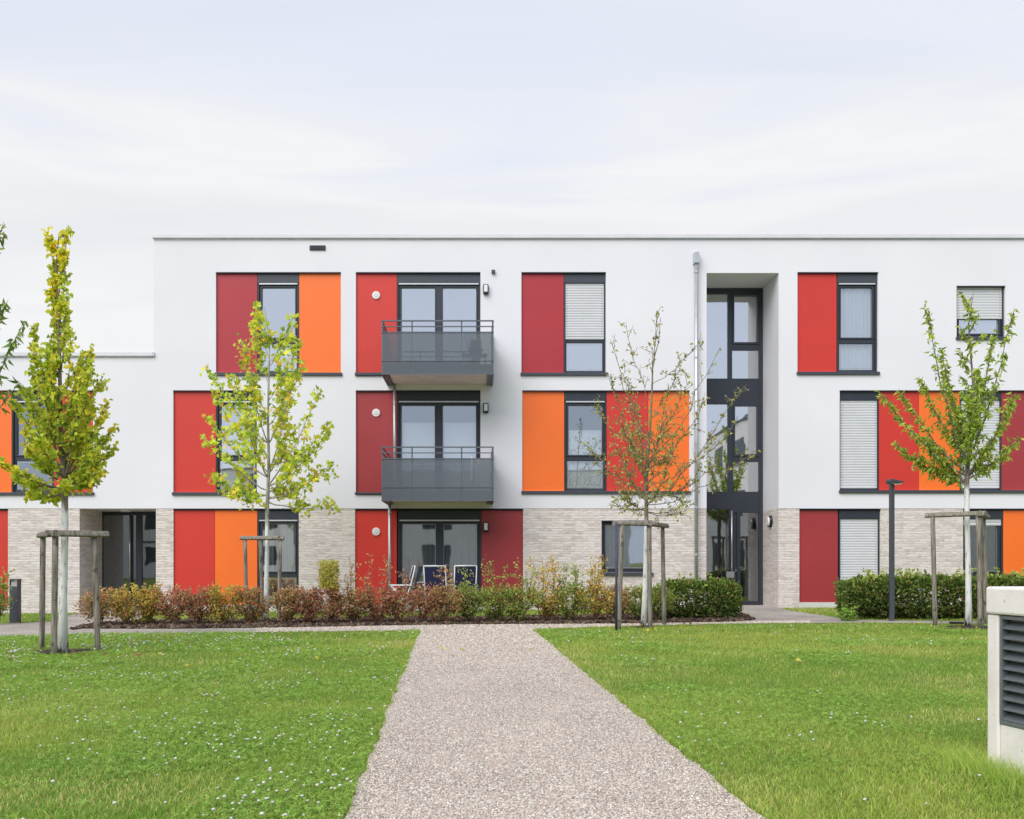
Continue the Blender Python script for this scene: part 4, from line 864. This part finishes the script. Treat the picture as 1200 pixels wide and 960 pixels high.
# ================================================================== shrubs
RED = [(.31, .13, .085), (.38, .20, .12), (.22, .085, .065), (.34, .27, .10), (.22, .25, .07)]
GOLD = [(.44, .34, .07), (.34, .32, .06), (.40, .22, .07), (.22, .25, .05), (.36, .13, .07)]
GREEN = [(.17, .24, .05), (.24, .31, .06), (.12, .17, .04), (.34, .34, .08), (.30, .17, .08)]
BRN = [(.34, .20, .10), (.26, .15, .08), (.33, .29, .10), (.22, .22, .07), (.40, .15, .09)]
WTS = [4, 3, 2.5, 2, 1.2]
def shrub(px, pybase, w, top, cols, label, name='shrub', n=1750, sprigs=2, clipped=None, dens=1., cat='shrub', group='shrubs in the mulch bed', spr_h=.62):
    x, y = G(px, pybase); dist = y+D; s = dist/F; z0 = gz(x); r = empty(name, (x, y, z0)); tag(r, label, cat, group)
    hw_ = w*s/2; H = (pybase-top)*s; mb = MB(); P = []; Dv = []
    ns = random.randint(6, 9)
    tips = []
    for i in range(ns):
        an = random.uniform(0, 6.28); rr = hw_*random.uniform(.3, .9)
        e = Vector((math.cos(an)*rr, math.sin(an)*rr*.8, H*random.uniform(.75, 1.0))); st_ = Vector((random.gauss(0, .012), random.gauss(0, .012), -.02))
        pts = limb(st_, e, .12, 5, .05); mb.tube(pts, [.011, .009, .008, .006, .005, .003], 5, cap=False); tips.append(pts)
        for q in range(9):
            f = random.uniform(1.4, 4.9); p = pts[int(f)].lerp(pts[int(f)+1], f-int(f)); e2 = p+(rvec(.8)+Vector((0, 0, .45))).normalized()*random.uniform(.08, .24)
            mb.tube([p, p.lerp(e2, .5)+rvec(.01), e2], [.004, .003, .002], 4, cap=False)
            m = int(n*.45/(ns*9))
            for _ in range(max(1, m)):
                t = random.random(); P.append(p.lerp(e2, t)+rvec(.02)); Dv.append(rvec(.7)+Vector((0, 0, .25)))
    # clustered volume leaves
    ncl = 34
    for c in range(ncl):
        u = rvec(1).normalized()*random.uniform(.35, 1.)**.5
        cpt = Vector((u.x*hw_*1.02, u.y*hw_*.85, H*(.58+.42*u.z*random.uniform(.7, 1.)))); cr = random.uniform(.06, .12)
        if cpt.z < H*.22: cpt.z = H*random.uniform(.22, .4)
        for _ in range(int(n*.55*dens/ncl)): P.append(cpt+rvec(cr*.62)); Dv.append(u+rvec(.6)+Vector((0, 0, .2)))
    for q in range(sprigs):
        pts = random.choice(tips); p = pts[-2]; hh = spr_h*random.uniform(.6, 1.)
        e = p+Vector((random.gauss(0, .07), random.gauss(0, .05), hh)); ll = limb(p, e, .04, 5, .05); mb.tube(ll, [.006, .005, .004, .004, .003, .002], 4, cap=False)
        for a, b in zip(ll[1:], ll[2:]):
            for _ in range(9): P.append(a.lerp(b, random.random())+rvec(.028)); Dv.append(rvec(.6)+Vector((0, 0, .3)))
            if random.random() < .75:
                e3 = a+Vector((random.choice((-1, 1))*random.uniform(.08, .2), random.gauss(0, .08), random.uniform(.02, .12))); mb.tube([a, a.lerp(e3, .5), e3], [.003, .003, .002], 4, cap=False)
                for _ in range(11): P.append(a.lerp(e3, random.random())+rvec(.022)); Dv.append(rvec(.6)+Vector((0, 0, .2)))
    if clipped:
        (cx0, cx1, ct, cb) = clipped
        for _ in range(1500):
            zt_, zb_ = (pybase-ct)*s, (pybase-cb)*s
            P.append(Vector((random.uniform(cx0-px, cx1-px)*s, random.uniform(-.2, .2), random.uniform(zb_, zt_)))+rvec(.012)); Dv.append(rvec(.7)+Vector((0, 0, .4)))
    mb.build('stem', M['twig'], r, smooth=True)
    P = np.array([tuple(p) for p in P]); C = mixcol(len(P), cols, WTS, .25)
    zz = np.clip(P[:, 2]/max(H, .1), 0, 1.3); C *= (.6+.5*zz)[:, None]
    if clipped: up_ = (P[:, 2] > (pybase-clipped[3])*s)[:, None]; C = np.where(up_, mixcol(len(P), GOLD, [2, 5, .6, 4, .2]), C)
    P[:, 2] = np.maximum(P[:, 2], .03)
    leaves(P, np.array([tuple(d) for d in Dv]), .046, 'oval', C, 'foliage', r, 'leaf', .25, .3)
random.seed(21)
SH = [(118, 736, 44, 689, BRN, 'rusty brown shrub at the left end of the bed, beside the porch', 0, 0),
      (150, 736, 42, 686, GOLD, 'golden brown shrub in front of the left entrance door', 0, 0),
      (176, 735, 30, 688, GOLD, 'golden shrub under the right post of the left entrance', 0, 0),
      (205, 735, 38, 690, RED, 'reddish shrub under the left edge of the red ground floor panel', 0, 0),
      (234, 735, 34, 689, RED, 'red brown shrub in front of the red ground floor panel', 0, 0),
      (262, 735, 36, 686, GOLD, 'yellow shrub in front of the orange ground floor panel', 0, 0),
      (293, 734, 32, 690, BRN, 'brown shrub at the left stake of the airy tree', 0, 0),
      (335, 734, 40, 688, BRN, 'brown shrub just right of the airy tree trunk', 0, 0),
      (362, 734, 30, 689, RED, 'red shrub left of the clipped column shrub', 0, 0),
      (386, 734, 34, 687, RED, 'reddish shrub with a clipped golden block rising from its top', 0, (375, 396, 658, 690)),
      (415, 733, 36, 688, BRN, 'brown shrub with tall thin sprigs in front of the vented red panel', 3, 0),
      (442, 733, 34, 688, RED, 'red shrub with tall thin sprigs at the foot of the downpipe', 4, 0),
      (468, 733, 32, 690, RED, 'red shrub in front of the side facing garden chair', 1, 0),
      (494, 733, 40, 687, RED, 'dense dark red shrub left of the path end', 0, 0),
      (524, 733, 32, 686, BRN, 'olive brown shrub in front of the garden chairs', 2, 0),
      (549, 732, 40, 684, GREEN, 'green shrub in front of the right garden chair', 1, 0),
      (580, 732, 40, 685, GREEN, 'green shrub with two tall sprigs below the dark red panel', 3, 0),
      (608, 732, 40, 685, GREEN, 'dark green shrub where the dark red panel meets brick', 3, 0),
      (640, 731, 40, 683, GOLD, 'tall yellowish shrub with high sprigs by the brick wall', 5, 0),
      (668, 731, 38, 684, GREEN, 'sprigged shrub between the yellowish shrub and the brick wall window', 5, 0),
      (697, 731, 40, 683, GOLD, 'golden shrub with high sprigs under the left side of the brick wall window', 5, 0),
      (722, 730, 32, 690, BRN, 'brownish shrub behind the left stake of the sparse tree', 0, 0),
      (748, 730, 36, 688, GREEN, 'green shrub behind the trunk of the sparse tree', 0, 0),
      (772, 730, 34, 687, GREEN, 'green shrub behind the right stake of the sparse tree', 0, 0)]
for (px, pb, w, tp_, cols, lab, spr, cl) in SH:
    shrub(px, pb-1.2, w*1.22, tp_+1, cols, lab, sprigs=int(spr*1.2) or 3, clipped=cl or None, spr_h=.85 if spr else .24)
shrub(-6, 733, 34, 677, GREEN, 'green red shrub at the left picture edge behind the bollard', sprigs=1)
# dense laurel hedges
LG = [(.075, .115, .022), (.11, .16, .03), (.045, .07, .016), (.19, .25, .05), (.27, .16, .07)]
def hedge(px0, px1, pyb, top, depth, label, n, shoots, cat='hedge'):
    pm_ = (px0+px1)/2; x, y = G(pm_, pyb); dist = y+D; s = dist/F; y += depth/2; r = empty('hedge', (x, y, gz(x))); tag(r, label, cat)
    L = (px1-px0)*s; H = (pyb-top)*s; u = rng.uniform(-1, 1, (n, 3)); k = rng.random(n)
    # push most leaves toward the shell of a superellipsoid with a lumpy radius
    q = (np.abs(u[:, 0])**6+np.abs(u[:, 1])**3.5+np.abs(u[:, 2])**3.5)**(1/4.); u = u/np.maximum(q, .05)[:, None]*np.minimum(1, .72+.3*rng.random(n)**.6)[:, None]
    u = np.clip(u, -1.05, 1.05)
    lump = .80+.33*vnoise(u[:, 0]*L/2+50, u[:, 1]+u[:, 2]*1.4+9, 4.5, 31)+.07*rng.normal(0, 1, n)
    P = np.stack([u[:, 0]*L/2*(1+.06*(lump-1)), u[:, 1]*depth/2*lump, H*.52+u[:, 2]*H*.48*lump], 1)
    P[:, 2] = np.maximum(P[:, 2], .04)
    Dv = u*np.array([.4, .9, .9])+rng.normal(0, .6, (n, 3))+np.array([0, 0, .35])
    mb = MB(); P = list(map(tuple, P)); Dv = list(map(tuple, Dv))
    for _ in range(int(L*8)):
        a = Vector((random.uniform(-L/2, L/2)*.92, random.uniform(-depth*.3, depth*.3), -.02)); mb.tube(limb(a, a+Vector((random.gauss(0, .12), random.gauss(0, .1), H*.8)), .03, 5), [.013, .011, .009, .007, .005, .003], 5, cap=False)
    nb = len(P)
    for _ in range(shoots):
        a = Vector((random.uniform(-L/2, L/2)*.92, random.uniform(-depth*.4, depth*.3), H*.9)); e = a+Vector((random.gauss(0, .06), random.gauss(0, .04), random.uniform(.08, .26))); mb.tube([a, a.lerp(e, .5), e], [.004, .003, .002], 4, cap=False)
        for _ in range(12): P.append(tuple(a.lerp(e, random.random())+rvec(.012))); Dv.append(tuple(rvec(.5)+Vector((0, 0, .4))))
    mb.build('stem', M['twig'], r, smooth=True)
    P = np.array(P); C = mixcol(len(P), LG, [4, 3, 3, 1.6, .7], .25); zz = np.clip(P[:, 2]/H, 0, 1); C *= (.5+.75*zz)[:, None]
    C[nb:] = mixcol(len(P)-nb, [(.24, .30, .06), (.34, .36, .09)], [1, 1])
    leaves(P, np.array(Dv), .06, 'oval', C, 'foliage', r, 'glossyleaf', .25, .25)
hedge(783, 869, 727.5, 681, .95, 'dense rounded dark green bush left of the glazed stair entrance', 9500, 5, 'bush')
hedge(1003, 1300, 726.5, 677, .8, 'long dark green hedge behind the slim lamp post and the right hand tree', 38000, 90)
shrub(994, 728.5, 16, 716, [(.16, .3, .04), (.22, .36, .05), (.12, .2, .03), (.2, .3, .05), (.2, .3, .05)], 'low bright green plant at the left foot of the long hedge', name='plant', n=350, sprigs=0, cat='plant', group='low plants')
# a low green plant against the brick near the downpipe
x, y = G(795, 716)
# ================================================================== lamp post, bollard
x, y = G(1045, 728.5); s_ = (y+D)/F; r = empty('lamp_post', (x, y, gz(x))); tag(r, 'slim dark grey lamp post with flat slanted head in front of the long hedge', 'lamp post')
H = 166*s_; MB().box(-.042, .042, -.042, .042, -.05, H-.06).build('pole', M['lampgrey'], r, bevel=.012)
hd = MB(); n0 = len(hd.v)
pr = [(-.065, H-.03), (-.055, H+.015), (.185, H-.035), (.19, H-.055), (-.05, H-.075)]
for yy in (-.13, .13): hd.v += [(a, yy, b) for a, b in pr]
hd.f += [(0, 1, 2, 3, 4), (9, 8, 7, 6, 5)]+[(i, 5+i, 5+(i+1) % 5, (i+1) % 5) for i in range(5)]
hd.build('lamp_head', M['lampgrey'], r, bevel=.006)
MB().box(-.03, .15, -.1, .1, H-.085, H-.068).build('lamp_lens', M['lampglass'], r)
x, y = G(18, 730.5); s_ = (y+D)/F; r = empty('bollard_lamp', (x, y, gz(x))); tag(r, 'short dark bollard lamp at the path edge before the left brick wall', 'bollard lamp')
MB().box(-.085, .085, -.085, .085, -.03, .76).build('post', M['lampgrey'], r, bevel=.008)
MB().box(-.06, .06, -.06, .06, .761, .86).build('lamp_glass', plain('smoked_lens', (.45, .44, .42), .2), r)
pt_ = MB(); 
for a in (-1, 1): pt_.box(a*.078-.006, a*.078+.006, -.08, .08, .7605, .87)
pt_.build('bracket', M['lampgrey'], r)
MB().box(-.09, .09, -.09, .09, .8705, .91).build('cap', M['lampgrey'], r, bevel=.006)
# ================================================================== concrete louvre housing at the right edge
ang = math.atan2(-1, .174); kx, ky = fx(1156.5, -18.5), -18.5
r = empty('louvre_housing', (kx, ky, gz(kx)), ang); tag(r, 'cream concrete ventilation housing with grey louvres standing in the right lawn', 'vent housing')
# local +x runs along the visible face towards the viewer, local +y points away from the lawn path side
Lh = 2.4; cz = 1.02
MB().box(.0, .09, 0, .9, -.1, cz-.135).build('pier', M['concrete'], r, bevel=.01)
MB().box(Lh-.09, Lh, 0, .9, -.1, cz-.135).build('pier', M['concrete'], r, bevel=.01)
MB().box(.002, Lh-.002, -.012, .92, cz-.16+.028, cz+.02).build('cap_slab', M['concrete'], r, bevel=.014)
MB().box(.092, Lh-.092, .012, .9, -.1, .285).build('base_panel', M['concrete'], r, bevel=.008)
lf = MB(); lz0, lz1 = .288, cz-.135-.002
lf.box(.0925, .112, .006, .06, lz0, lz1); lf.box(Lh-.112, Lh-.0925, .006, .06, lz0, lz1); lf.box(.112, Lh-.112, .006, .06, lz0, lz0+.02); lf.box(.112, Lh-.112, .006, .06, lz1-.02, lz1)
lf.box(.112, Lh-.112, .16, .17, lz0, lz1)
lo = lf.build('louvre_frame', M['louvre'], r, bevel=.002)
nsl = 10
for i in range(nsl):
    z = lz0+.02+(i+.15)*(lz1-lz0-.04)/nsl; mb = MB(); hh = .036
    mb.v += [(.113, .010, z), (Lh-.113, .010, z), (Lh-.113, .062, z+hh), (.113, .062, z+hh), (.113, .010, z-.006), (Lh-.113, .010, z-.006), (Lh-.113, .064, z+hh-.005), (.113, .064, z+hh-.005)]
    mb.f += [(0, 1, 2, 3), (7, 6, 5, 4), (0, 4, 5, 1), (3, 2, 6, 7), (0, 3, 7, 4), (1, 5, 6, 2)]; mb.build('louvre_blade', M['louvre'], lo)
# ================================================================== garden chairs and balcony things
def chair(loc, rz, label, group='navy garden chairs on the ground floor terrace'):
    r = empty('garden_chair', loc, rz); tag(r, label, 'chair', group)
    for s in (-1, 1):
        MB().tube([(s*.25, -.24, 0), (s*.25, .12, .42), (s*.25, .20, .66), (s*.25, .30, 1.08)], .014, 8).build('frame', M['white'], r, smooth=True)
        MB().tube([(s*.27, .28, 0), (s*.27, .0, .36), (s*.27, -.22, .62)], .013, 8).build('leg', M['white'], r, smooth=True)
        MB().box(s*.27-.025, s*.27+.025, -.26, .22, .63, .655).build('armrest', M['white'], r, bevel=.008)
    MB().tube([(-.25, .30, 1.08), (.25, .30, 1.08)], .016, 8).build('top_rail', M['white'], r, smooth=True)
    MB().tube([(-.27, .28, .03), (.27, .28, .03)], .012, 8).build('foot_bar', M['white'], r, smooth=True)
    mb = MB(); n = 6
    for i in range(n):
        t0, t1 = i/n, (i+1)/n; mb.quad((-.235, .13+.165*t0, .47+.59*t0), (.235, .13+.165*t0, .47+.59*t0), (.235, .13+.165*t1, .47+.59*t1), (-.235, .13+.165*t1, .47+.59*t1))
    o = mb.build('backrest', M['navy'], r); o.modifiers.new('s', 'SOLIDIFY').thickness = .02
    o = MB().box(-.235, .235, -.26, .13, .425, .45).build('seat', M['navy'], r, bevel=.008)
    return r
gy = -1.25
for px, rz, lab in ((470, R(-80), 'navy garden chair with white frame seen side on beside the downpipe'), (512, R(172), 'navy garden chair with its back to the garden, left of its twin'), (544, R(187), 'navy garden chair with its back to the garden, nearest the dark red panel')):
    x = fx(px, gy); chair((x, gy, gz(x)+.02), rz, lab)
x0 = fx(508, -.7); r = empty('garden_table', (fx(505, -.62), -.62, gz(fx(505)))); tag(r, 'small white garden table behind the navy garden chairs', 'table')
MB().tube([(0, 0, .70), (0, 0, .72)], .33, 28).build('table_top', M['white'], r)
for a in range(3):
    an = a*2.094+.3; MB().tube([(math.cos(an)*.25, math.sin(an)*.25, 0), (math.cos(an)*.1, math.sin(an)*.1, .7)], .013, 8).build('leg', M['white'], r, smooth=True)
# upper balcony: folding table with planter ; lower: pale cabinet, white pole
r = empty('balcony_table', (fx(556, -.8), -.8, ZU)); tag(r, 'small folding table behind the screen of the upper balcony', 'table')
MB().box(-.3, .3, -.2, .2, .38, .40).build('table_top', M['frame2'], r, bevel=.004)
for a in (-1, 1):
    MB().tube([(a*.26, -.18, 0), (a*.26, .18, .38)], .011, 6).build('leg', M['lightmetal'], r); MB().tube([(a*.24, .18, 0), (a*.24, -.18, .38)], .011, 6).build('leg', M['lightmetal'], r)
r = empty('planter', (fx(557, -.8), -.8, ZU+.401)); tag(r, 'dark planter trough on the folding table of the upper balcony', 'planter')
MB().tube([(0, 0, 0), (0, 0, .15)], [.13, .17], 16).build('pot', M['black'], r)
P = rng.normal(0, .07, (260, 3))+np.array([0, 0, .22]); leaves(P, rng.normal(0, 1, (260, 3))+np.array([0, 0, .6]), .06, 'oval', mixcol(260, LG, [4, 3, 3, 1, .2]), 'foliage', r)
r = empty('balcony_cabinet', (fx(566, -.5), -.5, ZL)); tag(r, 'pale storage cabinet at the right end of the lower balcony', 'cabinet')
MB().box(-.16, .16, -.16, .16, .03, .86).build('body', M['white'], r, bevel=.006); MB().box(-.145, .145, -.172, -.161, .06, .83).build('door', M['lightmetal'], r, bevel=.004)
r = empty('folded_parasol', (fx(553, -.9), -.9, ZL)); tag(r, 'folded light parasol standing on the lower balcony', 'parasol')
MB().tube([(0, 0, 0), (0, 0, .92)], .014, 8).build('pole', M['lightmetal'], r); MB().tube([(0, 0, .3), (0, 0, .38), (0, 0, .6), (0, 0, .9)], [.05, .045, .035, .012], 10).build('canopy', M['white'], r, smooth=True); MB().tube([(0, 0, 0), (0, 0, .05)], .12, 16).build('base', M['black'], r)
# small black spotlight lying by tree 4, stone by the left shrubs
x, y = G(1121, 733); o = MB().box(-.11, .11, -.06, .06, 0, .035).build('ground_box', M['black'], bevel=.008); o.location = (x, y, gz(x)+.03); tag(o, 'small flat black box on the mulch beside the right hand tree', 'box')
# ================================================================== LIGHT
w = bpy.data.worlds.new('World'); sc.world = w; w.use_nodes = True; nt = w.node_tree; bg = nt.nodes['Background']
SUN_EL, SUN_AZ = R(44), R(-148)   # azimuth measured from +Y clockwise: behind the viewer, to the left
sky = N(nt, 'ShaderNodeTexSky', sky_type='NISHITA'); sky.sun_disc = False; sky.sun_elevation = SUN_EL; sky.sun_rotation = SUN_AZ % (2*math.pi)
skm = N(nt, 'ShaderNodeVectorMath', operation='SCALE'); skm.inputs['Scale'].default_value = .11; nt.links.new(sky.outputs[0], skm.inputs[0])
tc = N(nt, 'ShaderNodeTexCoord'); sx = N(nt, 'ShaderNodeSeparateXYZ'); nt.links.new(tc.outputs['Generated'], sx.inputs[0])
mz = N(nt, 'ShaderNodeMath', operation='MAXIMUM'); mz.inputs[1].default_value = .0; nt.links.new(sx.outputs[2], mz.inputs[0])
az = N(nt, 'ShaderNodeMath', operation='ADD'); az.inputs[1].default_value = .12; nt.links.new(mz.outputs[0], az.inputs[0])
dv = N(nt, 'ShaderNodeVectorMath', operation='DIVIDE'); nt.links.new(tc.outputs['Generated'], dv.inputs[0]); cb = N(nt, 'ShaderNodeCombineXYZ')
for i in range(3): nt.links.new(az.outputs[0], cb.inputs[i])
nt.links.new(cb.outputs[0], dv.inputs[1])
mp = N(nt, 'ShaderNodeMapping'); mp.inputs['Scale'].default_value = (.42, 1.5, 0); mp.inputs['Rotation'].default_value = (0, 0, R(8)); mp.inputs['Location'].default_value = (1.7, 2.2, 0); nt.links.new(dv.outputs[0], mp.inputs[0])
cn = N(nt, 'ShaderNodeTexNoise'); cn.inputs['Scale'].default_value = 1.15; cn.inputs['Detail'].default_value = 9; cn.inputs['Roughness'].default_value = .52; cn.inputs['Distortion'].default_value = .35
nt.links.new(mp.outputs[0], cn.inputs['Vector'])
cr = ramp(nt, [(.42, (0, 0, 0)), (.60, (1, 1, 1))]); nt.links.new(cn.outputs['Fac'], cr.inputs[0])
# vertical tone of the overcast: near white low down, cooler above
mq = N(nt, 'ShaderNodeMapping'); mq.inputs['Scale'].default_value = (2.2, 2.2, 14.); mq.inputs['Location'].default_value = (.7, 0, .3); nt.links.new(tc.outputs['Generated'], mq.inputs[0])
bn = N(nt, 'ShaderNodeTexNoise'); bn.inputs['Scale'].default_value = 1.3; bn.inputs['Detail'].default_value = 8; bn.inputs['Roughness'].default_value = .45; bn.inputs['Distortion'].default_value = .5; nt.links.new(mq.outputs[0], bn.inputs['Vector'])
bz = N(nt, 'ShaderNodeMath', operation='MULTIPLY_ADD'); bz.inputs[1].default_value = .24; nt.links.new(bn.outputs['Fac'], bz.inputs[0]); nt.links.new(mz.outputs[0], bz.inputs[2])
gr = ramp(nt, [(0, (.99, .99, .985)), (.36, (.965, .965, .968)), (.41, (.895, .905, .925)), (.445, (.91, .92, .935)), (.475, (.975, .975, .975)), (.50, (.90, .915, .965)), (.54, (.845, .88, .99)), (1, (.80, .85, 1.0))]); nt.links.new(bz.outputs[0], gr.inputs[0])
cm = N(nt, 'ShaderNodeMixRGB'); cm.inputs[2].default_value = (.955, .957, .955, 1); nt.links.new(gr.outputs[0], cm.inputs[1])
cf = N(nt, 'ShaderNodeMath', operation='MULTIPLY'); cf.inputs[1].default_value = .25; nt.links.new(cr.outputs[0], cf.inputs[0]); nt.links.new(cf.outputs[0], cm.inputs[0])
mp2 = N(nt, 'ShaderNodeMapping'); mp2.inputs['Scale'].default_value = (.3, 1.9, 0); mp2.inputs['Location'].default_value = (7.3, 1.4, 0); mp2.inputs['Rotation'].default_value = (0, 0, R(-6)); nt.links.new(dv.outputs[0], mp2.inputs[0])
cn2 = N(nt, 'ShaderNodeTexNoise'); cn2.inputs['Scale'].default_value = 1.3; cn2.inputs['Detail'].default_value = 8; cn2.inputs['Distortion'].default_value = .6; nt.links.new(mp2.outputs[0], cn2.inputs['Vector'])
cr2 = ramp(nt, [(.48, (1, 1, 1)), (.66, (.955, .96, .97))]); nt.links.new(cn2.outputs['Fac'], cr2.inputs[0])
cg = N(nt, 'ShaderNodeMixRGB', blend_type='MULTIPLY'); cg.inputs[0].default_value = 1; nt.links.new(cm.outputs[0], cg.inputs[1]); nt.links.new(cr2.outputs[0], cg.inputs[2]); cm = cg
# thinner, bluer cloud towards the south (behind the viewer)
yb_ = N(nt, 'ShaderNodeMapRange'); yb_.inputs[1].default_value = .1; yb_.inputs[2].default_value = -.6; nt.links.new(sx.outputs[1], yb_.inputs[0])
sm = N(nt, 'ShaderNodeMixRGB', blend_type='MULTIPLY'); sm.inputs[2].default_value = (.80, .885, 1.06, 1); nt.links.new(yb_.outputs[0], sm.inputs[0]); nt.links.new(cm.outputs[0], sm.inputs[1])
fm = N(nt, 'ShaderNodeMixRGB'); fm.inputs[0].default_value = .92; nt.links.new(skm.outputs[0], fm.inputs[1]); nt.links.new(sm.outputs[0], fm.inputs[2])
nt.links.new(fm.outputs[0], bg.inputs['Color']); bg.inputs['Strength'].default_value = 1.0
sl = bpy.data.lights.new('sun', 'SUN'); sl.energy = 3.0; sl.angle = R(50); sl.color = (1, .965, .91); so = bpy.data.objects.new('sun', sl); col.objects.link(so)
dirv = Vector((math.sin(SUN_AZ)*math.cos(SUN_EL), math.cos(SUN_AZ)*math.cos(SUN_EL), math.sin(SUN_EL)))
so.rotation_euler = dirv.to_track_quat('Z', 'Y').to_euler(); so.location = (-10, -30, 30)
# ================================================================== CAMERA
cam = bpy.data.cameras.new('camera'); co = bpy.data.objects.new('camera', cam); col.objects.link(co); sc.camera = co
cam.sensor_width = 36; cam.lens = 36*F/1200; cam.shift_x = (600-VX)/1200; cam.shift_y = (HY-480)/1200; cam.clip_end = 800; cam.clip_start = .05
co.location = (0, -D, EYE); co.rotation_euler = (R(90), 0, 0)
sc.view_settings.view_transform = 'Standard'; sc.view_settings.look = 'None'; sc.view_settings.exposure = 0; sc.view_settings.gamma = 1
sc.cycles.max_bounces = 8; sc.cycles.transparent_max_bounces = 12
